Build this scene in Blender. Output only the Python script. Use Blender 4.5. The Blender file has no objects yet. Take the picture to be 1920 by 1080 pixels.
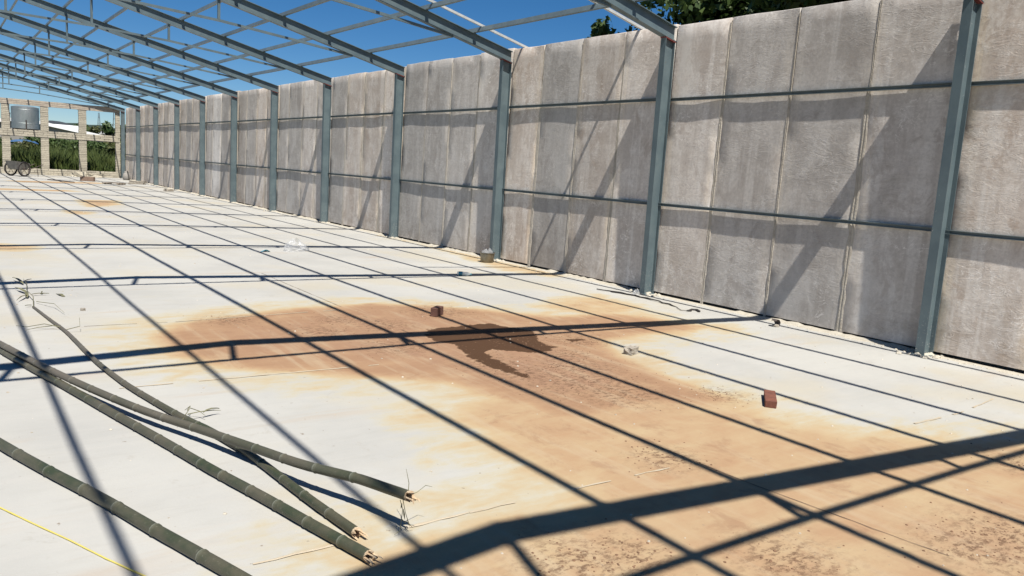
import bpy, math, random
import numpy as np
from mathutils import Vector, Matrix, noise as mnoise

random.seed(7); rng = np.random.default_rng(7)
S = bpy.context.scene
COL = S.collection

# ---------------------------------------------------------------- camera
cam = bpy.data.cameras.new('camera'); camo = bpy.data.objects.new('camera', cam); COL.objects.link(camo)
cam.sensor_fit = 'HORIZONTAL'; cam.sensor_width = 36.0
cam.lens = 36.0 * 1477.4 / 1920.0
cam.clip_start = 0.05; cam.clip_end = 5000
_r = Vector((0.8093601, -0.5841581, 0.0607905)); _u = Vector((0.0362590, 0.1530080, 0.9875595)); _f = Vector((0.5861924, 0.7970871, -0.1450196))
camo.matrix_world = Matrix(((_r.x, _u.x, -_f.x, 0), (_r.y, _u.y, -_f.y, 0), (_r.z, _u.z, -_f.z, 1.7), (0, 0, 0, 1)))
S.camera = camo

# ---------------------------------------------------------------- light
SUN = Vector((-0.142, -0.545, 1.0)).normalized()          # towards the sun
EL = math.asin(SUN.z); AZ = math.atan2(SUN.x, SUN.y)
W = bpy.data.worlds.new('World'); S.world = W; W.use_nodes = True
wt = W.node_tree; wt.nodes.clear()
sky = wt.nodes.new('ShaderNodeTexSky'); sky.sky_type = 'NISHITA'; sky.sun_disc = False
sky.sun_elevation = EL; sky.sun_rotation = AZ; sky.altitude = 2500; sky.air_density = 1.0; sky.dust_density = 0.0; sky.ozone_density = 5.0
bg = wt.nodes.new('ShaderNodeBackground'); bg.inputs[1].default_value = 0.056
wo = wt.nodes.new('ShaderNodeOutputWorld')
hs_ = wt.nodes.new('ShaderNodeHueSaturation'); hs_.inputs['Saturation'].default_value = 1.27; hs_.inputs['Hue'].default_value = 0.5
wt.links.new(sky.outputs[0], hs_.inputs['Color']); wt.links.new(hs_.outputs[0], bg.inputs[0]); wt.links.new(bg.outputs[0], wo.inputs[0])
sl = bpy.data.lights.new('sun', 'SUN'); sl.energy = 5.0; sl.angle = math.radians(0.53); sl.color = (1.0, 0.955, 0.885)
so = bpy.data.objects.new('sun', sl); COL.objects.link(so); so.rotation_euler = SUN.to_track_quat('Z', 'Y').to_euler()
S.view_settings.view_transform = 'Standard'; S.view_settings.look = 'None'
S.view_settings.exposure = 0.6; S.view_settings.gamma = 1.0; S.view_settings.use_curve_mapping = False
S.cycles.max_bounces = 8; S.cycles.diffuse_bounces = 4; S.cycles.transparent_max_bounces = 12

# ---------------------------------------------------------------- measurements (metres)
Y0, SP = 4.133, 4.1706
CY = {k: Y0 + k * SP for k in range(-1, 12)}; CY[1] = 8.35; CY[-1] = -.20; CY[2] = 12.43
XF, XB, XR = 8.58, 8.78, 1.34            # column room face, column back face, ridge
SLOPE = 0.237
def zmid(x): return 3.82 + SLOPE * (8.8 - x) if x >= XR else 3.82 + SLOPE * (8.8 - (2 * XR - x))
YE = 50.12                               # end wall face

# ---------------------------------------------------------------- mesh helpers
class MB:
    def __init__(s): s.v = []; s.f = []; s.mi = []; s.cur = 0
    def add(s, vs, fs):
        b = len(s.v); s.v += [tuple(p) for p in vs]; s.f += [tuple(i + b for i in f) for f in fs]; s.mi += [s.cur] * len(fs)
        return s
    def box(s, x0, x1, y0, y1, z0, z1):
        return s.add([(x0,y0,z0),(x1,y0,z0),(x1,y1,z0),(x0,y1,z0),(x0,y0,z1),(x1,y0,z1),(x1,y1,z1),(x0,y1,z1)],
                     [(0,3,2,1),(4,5,6,7),(0,1,5,4),(1,2,6,5),(2,3,7,6),(3,0,4,7)])
    def cbox(s, c, e, wd=0.004):
        """box with chamfered edges, centre c, size e"""
        hx, hy, hz = e[0]/2, e[1]/2, e[2]/2; w = wd
        vs = []; idx = {}
        for sx in (-1,1):
            for sy in (-1,1):
                for sz in (-1,1):
                    for a in range(3):
                        p = [sx*(hx-w), sy*(hy-w), sz*(hz-w)]; p[a] = (sx*hx, sy*hy, sz*hz)[a]
                        idx[(sx,sy,sz,a)] = len(vs); vs.append((c[0]+p[0], c[1]+p[1], c[2]+p[2]))
        fs = []
        def q(keys): fs.append(tuple(idx[k] for k in keys))
        for sg in (-1,1):
            q([(sg,-1,-1,0),(sg,1,-1,0),(sg,1,1,0),(sg,-1,1,0)][::sg])
            q([(-1,sg,-1,1),(-1,sg,1,1),(1,sg,1,1),(1,sg,-1,1)][::sg])
            q([(-1,-1,sg,2),(1,-1,sg,2),(1,1,sg,2),(-1,1,sg,2)][::sg])
        for a in (-1,1):
            for b in (-1,1):
                q([(a,b,-1,0),(a,b,-1,1),(a,b,1,1),(a,b,1,0)][::a*b])
                q([(a,-1,b,0),(a,1,b,0),(a,1,b,2),(a,-1,b,2)][::a*b])
                q([(-1,a,b,1),(-1,a,b,2),(1,a,b,2),(1,a,b,1)][::a*b])
        for sx in (-1,1):
            for sy in (-1,1):
                for sz in (-1,1):
                    q([(sx,sy,sz,0),(sx,sy,sz,1),(sx,sy,sz,2)][::sx*sy*sz])
        return s.add(vs, fs)
    def loft(s, rings, cap=True, closed=True):
        n = len(rings[0]); vs = [p for r in rings for p in r]; fs = []
        for i in range(len(rings)-1):
            for j in range(n if closed else n-1):
                k = (j+1) % n
                fs.append((i*n+j, i*n+k, (i+1)*n+k, (i+1)*n+j))
        if cap:
            fs.append(tuple(range(n))[::-1]); fs.append(tuple((len(rings)-1)*n+j for j in range(n)))
        return s.add(vs, fs)
    def tube(s, pts, rad, n=8, cap=True, squash=1.0):
        pts = [Vector(p) for p in pts]
        if not hasattr(rad, '__len__'): rad = [rad]*len(pts)
        rings = []
        for i, p in enumerate(pts):
            t = (pts[min(i+1, len(pts)-1)] - pts[max(i-1, 0)]).normalized()
            a = t.cross(Vector((0,0,1)));  a = a.normalized() if a.length > 1e-4 else Vector((1,0,0))
            b = a.cross(t).normalized()
            rings.append([p + (a*math.cos(2*math.pi*j/n) + b*math.sin(2*math.pi*j/n)*squash)*rad[i] for j in range(n)])
        return s.loft(rings, cap)
    def bar(s, p0, p1, w, h):
        """square-section bar; w across (horizontal), h the other way"""
        p0 = Vector(p0); p1 = Vector(p1); t = (p1-p0).normalized(); a = t.cross(Vector((0,0,1)))
        a = a.normalized() if a.length > 1e-4 else Vector((1,0,0)); b = a.cross(t)
        return s.loft([[p + a*w/2*i + b*h/2*j for i, j in ((-1,-1),(1,-1),(1,1),(-1,1))] for p in (p0, p1)])
    def lathe(s, prof, c=(0,0,0), n=24, cap=False):
        return s.loft([[(c[0]+r*math.cos(2*math.pi*j/n), c[1]+r*math.sin(2*math.pi*j/n), c[2]+z) for j in range(n)] for r, z in prof], cap)
    def mesh(s, name, mats, smooth=False):
        me = bpy.data.meshes.new(name); me.from_pydata([tuple(map(float, p)) for p in s.v], [], s.f)
        for m in (mats if isinstance(mats, (list, tuple)) else [mats]): me.materials.append(m)
        if any(s.mi): me.polygons.foreach_set('material_index', s.mi)
        if smooth: me.polygons.foreach_set('use_smooth', [True]*len(me.polygons))
        me.update(); return me

def link(name, me, parent=None, loc=None, rot=None):
    o = bpy.data.objects.new(name, me); COL.objects.link(o)
    if parent: o.parent = parent
    if loc is not None: o.location = loc
    if rot is not None: o.rotation_euler = rot
    return o
def fixn(me):
    import bmesh
    b = bmesh.new(); b.from_mesh(me); bmesh.ops.recalc_face_normals(b, faces=b.faces); b.to_mesh(me); b.free(); return me
def build(name, mb, mat, parent=None, loc=None, rot=None, smooth=False, fix=True):
    me = mb.mesh(name, mat, smooth)
    if fix: fixn(me)
    return link(name, me, parent, loc, rot)
def tag(o, label, cat, group=None):
    o['label'] = label; o['category'] = cat
    if group: o['group'] = group
    return o
def thing(name, label, cat, loc=(0,0,0), rot=None, group=None):
    o = bpy.data.objects.new(name, None); COL.objects.link(o); o.location = loc; o.empty_display_size = .2
    if rot: o.rotation_euler = rot
    return tag(o, label, cat, group)
def struct(o): o['kind'] = 'structure'; return o
def stuff(o): o['kind'] = 'stuff'; return o
def copytree(o, parent=None):
    c = o.copy(); COL.objects.link(c)
    if parent: c.parent = parent
    for ch in list(o.children): copytree(ch, c)
    return c
def ordinal(i): return ['first','second','third','fourth','fifth','sixth','seventh','eighth','ninth','tenth','eleventh','twelfth','thirteenth','fourteenth'][i]

# ---------------------------------------------------------------- material helpers
class NT:
    def __init__(s, name):
        s.m = bpy.data.materials.new(name); s.m.use_nodes = True; s.t = s.m.node_tree; s.t.nodes.clear()
        s.out = s.n('ShaderNodeOutputMaterial'); s.b = s.n('ShaderNodeBsdfPrincipled'); s.l(s.b.outputs[0], s.out.inputs[0])
    def n(s, k): return s.t.nodes.new(k)
    def l(s, a, b): s.t.links.new(a, b)
    def put(s, sock, v):
        if isinstance(v, bpy.types.NodeSocket): s.l(v, sock)
        elif isinstance(v, (tuple, list)) and len(v) == 3 and sock.type == 'RGBA': sock.default_value = (*v, 1)
        else: sock.default_value = v
    def geo(s): return s.n('ShaderNodeNewGeometry').outputs['Position']
    def objc(s): return s.n('ShaderNodeTexCoord').outputs['Object']
    def rnd(s): return s.n('ShaderNodeObjectInfo').outputs['Random']
    def attr(s, nm): 
        a = s.n('ShaderNodeAttribute'); a.attribute_name = nm; return a.outputs['Fac']
    def map(s, v, scale=(1,1,1), loc=(0,0,0)):
        m = s.n('ShaderNodeMapping'); s.l(v, m.inputs[0]); s.put(m.inputs['Location'], loc); m.inputs['Scale'].default_value = scale; return m.outputs[0]
    def noise(s, v, sc, det=4, ro=.55, dist=0):
        m = s.n('ShaderNodeTexNoise'); s.l(v, m.inputs['Vector']); m.inputs['Scale'].default_value = sc; m.inputs['Detail'].default_value = det
        m.inputs['Roughness'].default_value = ro; m.inputs['Distortion'].default_value = dist; return m.outputs['Fac']
    def vor(s, v, sc):
        m = s.n('ShaderNodeTexVoronoi'); s.l(v, m.inputs['Vector']); m.inputs['Scale'].default_value = sc; return m.outputs['Distance']
    def math(s, op, a, b=0.0, c=None, clamp=False):
        m = s.n('ShaderNodeMath'); m.operation = op; m.use_clamp = clamp; s.put(m.inputs[0], a); s.put(m.inputs[1], b)
        if c is not None: s.put(m.inputs[2], c)
        return m.outputs[0]
    def ss(s, v, a, b, lo=0., hi=1.):
        m = s.n('ShaderNodeMapRange'); m.interpolation_type = 'SMOOTHSTEP'; s.put(m.inputs[0], v); m.inputs[1].default_value = a; m.inputs[2].default_value = b
        m.inputs[3].default_value = lo; m.inputs[4].default_value = hi; return m.outputs[0]
    def lin(s, v, a, b, lo=0., hi=1.):
        m = s.n('ShaderNodeMapRange'); s.put(m.inputs[0], v); m.inputs[1].default_value = a; m.inputs[2].default_value = b
        m.inputs[3].default_value = lo; m.inputs[4].default_value = hi; return m.outputs[0]
    def mix(s, f, a, b, mode='MIX'):
        m = s.n('ShaderNodeMix'); m.data_type = 'RGBA'; m.blend_type = mode; s.put(m.inputs[0], f); s.put(m.inputs[6], a); s.put(m.inputs[7], b); return m.outputs[2]
    def ramp(s, v, stops):
        m = s.n('ShaderNodeValToRGB'); s.put(m.inputs[0], v); e = m.color_ramp.elements
        while len(e) < len(stops): e.new(0.5)
        for x, (p, c) in zip(e, stops): x.position = p; x.color = (*c, 1)
        return m.outputs[0]
    def comb(s, x, y, z):
        m = s.n('ShaderNodeCombineXYZ'); s.put(m.inputs[0], x); s.put(m.inputs[1], y); s.put(m.inputs[2], z); return m.outputs[0]
    def sep(s, v):
        m = s.n('ShaderNodeSeparateXYZ'); s.l(v, m.inputs[0]); return m.outputs
    def bump(s, h, st=.3, d=.01, prev=None):
        m = s.n('ShaderNodeBump'); s.put(m.inputs['Height'], h); m.inputs['Strength'].default_value = st; m.inputs['Distance'].default_value = d
        if prev is not None: s.l(prev, m.inputs['Normal'])
        return m.outputs[0]
    def fin(s, col, rough=.8, normal=None, metal=0., spec=.5):
        s.put(s.b.inputs['Base Color'], col); s.put(s.b.inputs['Roughness'], rough); s.put(s.b.inputs['Metallic'], metal); s.put(s.b.inputs['Specular IOR Level'], spec)
        if normal is not None: s.l(normal, s.b.inputs['Normal'])
        return s.m

def simple(name, c1, c2, sc=8, rough=.8, bs=.2, bd=.004, metal=0., spec=.4, world=False):
    t = NT(name); v = t.geo() if world else t.objc()
    r = t.rnd(); v2 = t.n('ShaderNodeVectorMath'); v2.operation = 'ADD'; t.l(v, v2.inputs[0]); t.l(t.comb(t.math('MULTIPLY', r, 37.), t.math('MULTIPLY', r, 91.), 0.), v2.inputs[1]); v = v2.outputs[0]
    n = t.noise(v, sc, 6, .65); c = t.mix(t.ss(n, .32, .68), c1, c2)
    hsv = t.n('ShaderNodeHueSaturation'); t.l(c, hsv.inputs['Color']); t.l(t.lin(r, 0, 1, .86, 1.14), hsv.inputs['Value'])
    return t.fin(hsv.outputs[0], rough, t.bump(t.noise(v, sc*5, 4), bs, bd), metal, spec)

# ---- floor
def floor_mat():
    t = NT('concrete_floor'); p = t.geo()
    n1 = t.noise(p, .55, 5, .6); n2 = t.noise(t.map(p, (1.2, 9, 1)), 1.3, 5, .6); n3 = t.noise(p, 7, 6, .7); n4 = t.noise(p, 60, 3, .7)
    base = t.mix(t.ss(n1, .35, .68), (.435, .43, .40), (.375, .372, .35))
    base = t.mix(t.ss(n2, .45, .75, 0, .45), base, (.44, .427, .395))
    base = t.mix(t.ss(t.noise(p, .9, 4, .6, .5), .55, .78, 0, .45), base, (.42, .375, .275))
    base = t.mix(t.ss(t.noise(t.map(p, (.35, 2.2, 1)), 1.1, 5, .6, .6), .58, .72, 0, .5), base, (.40, .335, .265))
    base = t.mix(t.ss(t.noise(t.map(p, (2.6, 14, 1)), 1.0, 6, .7, .5), .5, .72, 0, .35), base, (.35, .34, .31))
    base = t.mix(t.ss(t.noise(t.map(p, (1, 1, 1), (5, 2, 0)), .45, 4, .6), .5, .66, 0, .55), base, (.43, .39, .30))
    base = t.mix(t.ss(t.noise(p, 3.1, 6, .75, .8), .60, .68, 0, .35), base, (.33, .31, .27))
    st = t.attr('stain')
    e = t.math('ADD', st, t.math('MULTIPLY', t.math('SUBTRACT', t.noise(t.map(p, (1, 1.7, 1)), 1.9, 6, .62, .4), .5), .75))
    e = t.math('ADD', e, t.math('MULTIPLY', t.math('SUBTRACT', n3, .5), .22))
    e = t.math('ADD', e, t.math('MULTIPLY', t.math('SUBTRACT', t.noise(t.map(p, (1.0, 8, 1)), 1.5, 4, .6), .5), .25))
    e = t.math('MULTIPLY', e, t.ss(st, .02, .2))
    c0_ = .93; tint = t.ramp(e, [(0.08, (.44,.425,.37)), (.22, (.43,.39,.285)), (.44, (.42,.318,.19)), (.74, (.365,.238,.138)), (1., (.305,.185,.108))])
    c = t.mix(t.ss(e, .06, .34), base, tint)
    c = t.mix(t.math('MULTIPLY', t.ss(e, .2, .5), t.ss(t.noise(t.map(p, (5, .55, 1)), 1.2, 6, .65, .3), .48, .68, 0, .5)), c, (.43, .34, .225))
    c = t.mix(t.math('MULTIPLY', t.ss(e, .3, .6), t.ss(t.noise(t.map(p, (2.2, 1.6, 1), (4, 1, 0)), 1.6, 7, .72, .4), .52, .66, 0, .5)), c, (.27, .16, .095))
    # redder, muddier heart
    c = t.mix(t.math('MULTIPLY', t.attr('core'), t.ss(n3, .3, .75, .25, .75)), c, (.285, .168, .115))
    # crumbs of dry mud
    d = t.math('MULTIPLY', t.attr('dirt'), t.ss(t.noise(t.map(p, (1, 1.4, 1)), 16, 8, .78), .47, .6))
    c = t.mix(t.math('MULTIPLY', d, .92), c, (.125, .07, .042))
    lt = t.math('MULTIPLY', t.attr('dirt'), t.ss(t.noise(p, 34, 5, .8), .64, .72))
    c = t.mix(t.math('MULTIPLY', lt, .7), c, (.48, .40, .30))
    # scattered specks
    c = t.mix(t.ss(t.noise(p, 22, 2, .5), .735, .76, 0, .8), c, (.22, .18, .14))
    c = t.mix(t.ss(n4, .6, .8, 0, .12), c, (.3, .27, .23))
    wv = t.math('ADD', t.attr('wet'), t.math('MULTIPLY', t.math('SUBTRACT', t.noise(t.map(p, (1, 1.3, 1)), 5, 8, .76, .5), .5), 1.25))
    w = t.ss(wv, .47, .53); w = t.math('MULTIPLY', w, t.ss(t.attr('wet'), .03, .1))
    c = t.mix(w, c, (.072, .036, .017))
    c = t.mix(1.0, c, (.92, .915, .91), 'MULTIPLY')
    h = t.math('ADD', t.math('MULTIPLY', n3, .5), t.math('MULTIPLY', t.math('ADD', n4, t.math('MULTIPLY', d, 1.5)), .35))
    nrm = t.bump(h, .35, .01)
    return t.fin(c, t.math('SUBTRACT', .85, t.math('MULTIPLY', w, .12)), nrm, 0, .22)
M_floor = floor_mat()

# ---- wall panels
def panel_mat():
    t = NT('panel_concrete'); o = t.objc(); r = t.rnd()
    off = t.comb(t.math('MULTIPLY', r, 53.), t.math('MULTIPLY', r, 171.), t.math('MULTIPLY', r, 97.))
    va = t.n('ShaderNodeVectorMath'); va.operation = 'ADD'; t.l(o, va.inputs[0]); t.l(off, va.inputs[1]); v = va.outputs[0]
    big = t.noise(v, .9, 4, .6); mid = t.noise(t.map(v, (1, 1, .35)), 3.2, 6, .66, .4); fine = t.noise(v, 26, 6, .7)
    streak = t.noise(t.map(v, (1, 9, .35)), 1.6, 5, .62)
    c = t.mix(t.ss(big, .38, .62), (.60, .555, .515), (.475, .425, .385))
    band = t.noise(t.map(v, (1, 2.7, .10)), 1.5, 3, .6)
    c = t.mix(t.ss(band, .43, .52, .45, 0), c, (.445, .395, .355))
    c = t.mix(t.ss(band, .54, .60, 0, .6), c, (.66, .63, .60))
    c = t.mix(t.ss(t.noise(t.map(v, (1, 1, .7)), 3.6, 7, .72, .5), .47, .64, 0, .7), c, (.67, .64, .61))
    c = t.mix(t.ss(streak, .54, .72, 0, .22), c, (.39, .335, .295))
    c = t.mix(t.ss(t.noise(t.map(v, (1, 1.1, 11)), 1.4, 5, .65), .5, .7, 0, .35), c, (.43, .38, .34))
    ya = t.math('ABSOLUTE', t.sep(o)[1])
    sm = t.math('MULTIPLY', t.ss(ya, .30, .46), t.ss(t.noise(t.map(v, (1, 16, .5)), 1.3, 4, .6), .36, .6))
    sm = t.math('MULTIPLY', sm, t.ss(t.noise(t.map(v, (1, 1, .6)), .7, 2), .36, .50))
    c = t.mix(t.math('MULTIPLY', sm, .8), c, (.64, .565, .46))
    # pale bloom in ragged patches
    bl = t.math('MULTIPLY', t.ss(t.noise(v, 1.5, 4, .6, .8), .50, .68), t.ss(t.noise(v, 17, 7, .78, .5), .5, .62))
    c = t.mix(t.math('MULTIPLY', bl, .55), c, (.70, .685, .66))
    # brown damp low down and in blotches
    z = t.sep(o)[2]
    low = t.math('MULTIPLY', t.ss(z, 1.0, .0), t.ss(t.noise(v, 2.6, 5, .65), .42, .66))
    c = t.mix(t.math('MULTIPLY', low, .5), c, (.26, .20, .15))
    c = t.mix(t.ss(t.noise(v, 1.15, 3, .6, .3), .64, .78, 0, .5), c, (.24, .20, .16))
    c = t.mix(t.ss(fine, .35, .75, 0, .30), c, (.2, .17, .145))
    c = t.mix(t.ss(t.noise(t.map(v, (1, 1, .8), (2, 2, 2)), 2.3, 7, .74, .9), .55, .64, 0, .55), c, (.36, .295, .25))
    # film creases and trowel lines in relief
    cr = t.noise(t.map(v, (1, 1.5, 4.2)), 2.0, 5, .62, 2.2)
    ridge = t.math('ABSOLUTE', t.math('SUBTRACT', cr, .5)); ridge = t.ss(ridge, .0, .06, 1, 0)
    crm = t.ss(t.noise(v, 1.3, 3, .6), .42, .58)
    c = t.mix(t.math('MULTIPLY', t.math('MULTIPLY', ridge, crm), .22), c, (.62, .60, .58))
    sq = t.noise(t.map(v, (1, 1, 1.7)), 4.2, 4, .6, 1.3); sqr = t.ss(t.math('ABSOLUTE', t.math('SUBTRACT', sq, .5)), .004, .028, 1, 0)
    sqm = t.math('MULTIPLY', t.ss(t.noise(v, .85, 3, .6), .47, .62), t.ss(t.noise(v, 9, 4, .7), .42, .6))
    c = t.mix(t.math('MULTIPLY', t.math('MULTIPLY', sqr, sqm), .7), c, (.80, .775, .75))
    c = t.mix(t.ss(t.noise(t.map(v, (1, 1.2, .6)), 1.7, 5, .66, .7), .55, .72, 0, .55), c, (.37, .305, .265))
    c = t.mix(t.ss(t.noise(t.map(v, (1, 1, .5), (3, 9, 5)), 1.1, 4, .6, .4), .56, .7, 0, .5), c, (.60, .59, .575))
    hsv = t.n('ShaderNodeHueSaturation'); t.l(c, hsv.inputs['Color']); t.l(t.lin(t.math('FRACT', t.math('MULTIPLY', r, 7.31)), 0, 1, .72, 1.22), hsv.inputs['Value'])
    t.l(t.lin(t.math('FRACT', t.math('MULTIPLY', r, 3.7)), 0, 1, .35, 1.15), hsv.inputs['Saturation'])
    b1 = t.bump(t.math('MULTIPLY', ridge, crm), .20, .010)
    b2 = t.bump(t.math('MULTIPLY', cr, crm), .16, .02, b1)
    b3 = t.bump(fine, .12, .005, b2)
    b4 = t.bump(mid, .18, .02, b3)
    wc = t.mix(1.0, hsv.outputs[0], (1.06, 1.02, .965), 'MULTIPLY')
    return t.fin(wc, .85, b4, 0, .3)
M_panel = panel_mat()
M_mortar = simple('joint_mortar', (.50, .455, .385), (.40, .355, .29), 9, .9, .6, .012)
M_white_mortar = simple('mortar_pale', (.47, .435, .36), (.38, .345, .28), 14, .92, .8, .01, world=True)

def steel_mat():
    t = NT('teal_steel_paint'); p = t.geo(); z = t.sep(p)[2]
    c = t.mix(t.ss(t.noise(p, 3, 5, .6), .35, .65), (.108, .145, .155), (.082, .114, .126))
    sp = t.math('MULTIPLY', t.ss(z, .75, .0), t.ss(t.noise(p, 38, 6, .75), .56, .68))
    c = t.mix(t.math('MULTIPLY', sp, .85), c, (.50, .47, .42))
    c = t.mix(t.ss(t.noise(p, 21, 3, .6), .70, .74, 0, .6), c, (.33, .33, .31))
    c = t.mix(t.ss(t.noise(p, 7, 5, .7), .66, .74, 0, .5), c, (.10, .075, .055))
    return t.fin(c, t.lin(t.noise(p, 5, 3), 0, 1, .34, .55), t.bump(t.noise(p, 40, 3), .12, .003), .0, .55)
M_steel = steel_mat()
M_primer = simple('red_primer', (.22, .05, .04), (.14, .04, .035), 20, .7)
M_purlin = simple('purlin_paint', (.14, .18, .195), (.105, .14, .155), 4, .45, .1, .002, .0, .5, world=True)
M_girt = simple('girt_paint', (.15, .185, .19), (.12, .14, .14), 5, .5, .15, .003, 0, .5, world=True)
M_galv = simple('galvanised_steel', (.66, .66, .62), (.54, .54, .50), 12, .45, .08, .002, .25, .5)
M_block = simple('concrete_block', (.44, .40, .315), (.32, .29, .23), 16, .92, .5, .008)
M_core = simple('block_mortar', (.20, .18, .155), (.14, .125, .11), 14, .95, .5, .01, world=True)
M_lintel = simple('cast_beam', (.46, .40, .32), (.34, .29, .235), 6, .9, .4, .01, world=True)

def bamboo_mat():
    t = NT('bamboo_skin'); o = t.geo(); r = t.rnd()
    c = t.mix(t.ss(t.noise(o, 5, 5, .65), .35, .65), (.034, .044, .023), (.070, .066, .042))
    age = t.attr('age')
    c = t.mix(age, c, (.118, .102, .080))
    c = t.mix(t.ss(t.noise(o, 60, 4, .7), .60, .72, 0, .4), c, (.22, .21, .17))
    c = t.mix(t.ss(t.noise(o, 17, 4, .7), .62, .72, 0, .6), c, (.05, .05, .03))
    c = t.mix(t.attr('node'), c, (.22, .225, .175))
    return t.fin(c, .48, t.bump(t.noise(o, 90, 3), .15, .002), 0, .45)
M_bamboo = bamboo_mat()
M_splinter = simple('split_bamboo_wood', (.58, .46, .31), (.42, .29, .17), 40, .8, .5, .004)
M_leafdry = simple('dry_bamboo_leaf', (.17, .16, .09), (.10, .10, .055), 20, .8)
M_brick = simple('red_brick', (.16, .058, .036), (.10, .038, .026), 18, .9, .6, .006)
M_brickdark = simple('dark_brick', (.12, .06, .045), (.08, .04, .03), 18, .9, .6, .006)
M_chunk = simple('rubble', (.38, .345, .29), (.24, .21, .17), 16, .95, .8, .01)
M_black = simple('black_rubber', (.022, .02, .02), (.035, .03, .028), 10, .6)
M_rust = simple('rusty_steel', (.10, .075, .06), (.06, .05, .045), 12, .7, .4, .004, .2)
M_wood = simple('grey_timber', (.27, .23, .18), (.18, .15, .12), 6, .85, .4, .004)
M_pot = simple('dull_pot_metal', (.27, .25, .20), (.17, .155, .12), 8, .35, .1, .002, .75)
M_white = simple('white_plastic', (.68, .68, .66), (.58, .57, .54), 9, .6)
M_yellow = simple('yellow_cord', (.62, .52, .12), (.55, .47, .14), 20, .7)
M_blue = simple('blue_tarpaulin', (.035, .085, .19), (.05, .12, .23), 3, .55)
M_teal = simple('teal_plastic', (.04, .20, .27), (.07, .27, .33), 12, .5)
M_roofwhite = simple('white_roof_sheet', (.80, .80, .79), (.74, .74, .73), 1.5, .6)
M_shedwall = simple('shed_render', (.33, .31, .28), (.26, .245, .22), 1.2, .9, .3, .02)
M_darkroof = simple('dark_roof_sheet', (.075, .085, .10), (.055, .065, .08), .5, .6)
M_housewall = simple('pale_house_wall', (.45, .41, .35), (.37, .33, .28), .6, .85)
M_bark = simple('tree_bark', (.11, .085, .06), (.07, .055, .04), 8, .95, .6, .02)
def tank_mat():
    t = NT('stainless_sheet'); o = t.objc()
    c = t.mix(t.ss(t.noise(t.map(o, (1, 1, .4)), 3.5, 5, .6), .35, .65), (.42, .45, .45), (.33, .37, .37))
    return t.fin(c, .52, t.bump(t.noise(t.map(o, (1, 1, .5)), 3, 3), .25, .02), .8, .5)
M_tank = tank_mat()
def leaf_mat(name, a, b, c3):
    t = NT(name); p = t.geo(); i = t.attr('tone')
    c = t.mix(i, a, b); c = t.mix(t.ss(t.noise(p, .9, 3), .45, .7, 0, .7), c, c3)
    m = t.fin(c, .55, None, 0, .35)
    tr = t.n('ShaderNodeBsdfTranslucent'); t.l(c, tr.inputs[0]); ms = t.n('ShaderNodeMixShader'); ms.inputs[0].default_value = .28
    t.l(t.b.outputs[0], ms.inputs[1]); t.l(tr.outputs[0], ms.inputs[2]); t.l(ms.outputs[0], t.out.inputs[0]); return m
M_leaf = leaf_mat('broad_leaf', (.042, .085, .024), (.10, .14, .042), (.07, .105, .03))
M_leaf2 = leaf_mat('dull_leaf', (.06, .08, .026), (.13, .135, .048), (.09, .095, .036))
M_grass = leaf_mat('tall_grass', (.065, .115, .030), (.15, .18, .055), (.12, .145, .042))
M_ground = simple('field_soil', (.07, .085, .035), (.11, .10, .05), .4, .95, .5, .03, world=True)
M_hill = simple('wooded_hill', (.018, .032, .022), (.03, .045, .028), .09, .95, .9, 1.2, world=True)
def film_mat(name, tint, fac):
    t = NT(name); m = t.fin(tint, .25, t.bump(t.noise(t.objc(), 9, 5, .7, 1.), .6, .02), 0, .6)
    tr = t.n('ShaderNodeBsdfTransparent'); ms = t.n('ShaderNodeMixShader'); ms.inputs[0].default_value = fac
    t.l(tr.outputs[0], ms.inputs[1]); t.l(t.b.outputs[0], ms.inputs[2]); t.l(ms.outputs[0], t.out.inputs[0]); return m
M_film = film_mat('clear_film', (.50, .51, .52), .30)
M_bottle = film_mat('clear_bottle', (.75, .82, .80), .5)

# ---------------------------------------------------------------- floor with its stains
CORE = [(1.533,7.659),(1.881,8.163),(2.308,8.406),(2.801,8.539),(3.355,8.718),(3.882,8.712),(4.318,8.742),(4.891,8.422),(5.389,7.969),(5.747,7.563),(6.123,7.3),(6.859,7.334),(7.27,6.792),(7.492,6.123),(7.048,5.984),(6.394,6.031),(5.673,5.95),(5.347,5.368),(5.201,4.736),(5.174,4.221),(5.16,3.824),(4.736,3.741),(4.488,4.003),(4.095,4.007),(3.715,3.939),(3.434,4.071),(3.38,4.507),(3.3,4.813),(3.229,5.168),(2.916,5.474),(2.493,5.757),(2.224,5.976),(2.008,6.102),(1.85,6.275),(1.568,6.809),(1.514,7.141)]
TAN = [(2.834,4.589),(3.0,4.752),(3.3,4.813),(4.103,5.193),(5.309,5.111),(5.138,3.754),(5.057,3.307),(5.251,3.08),(5.493,2.807),(5.716,2.573),(6.47,2.258),(6.6,0.2),(2.0,0.2),(1.293,2.821),(1.278,3.01),(1.51,3.079),(1.891,3.058),(2.476,3.062),(2.696,3.063),(2.629,3.263),(2.611,3.493),(2.667,3.858),(2.735,4.216)]
TAN2 = [(6.763,8.315),(7.818,8.503),(7.745,7.348),(6.809,6.796),(6.463,7.193),(6.19,7.927)]
EDGE = [(8.6,17.4),(8.6,14.8),(8.2,12.6),(7.9,11.2),(8.3,10.2),(8.75,10.2),(8.75,13.2),(8.78,17.4)]
WET = [(4.144,7.111),(4.564,7.146),(4.984,7.192),(5.108,6.9),(5.235,6.676),(4.952,6.214),(4.954,5.955),(4.698,5.761),(4.526,5.875),(4.257,6.073),(4.109,5.989),(4.083,5.688),(4.06,5.407),(3.994,5.125),(3.953,4.997),(3.928,5.266),(3.86,5.449),(3.876,5.771),(3.976,6.203),(4.049,6.419),(3.936,6.587),(4.01,6.877)]
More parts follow.
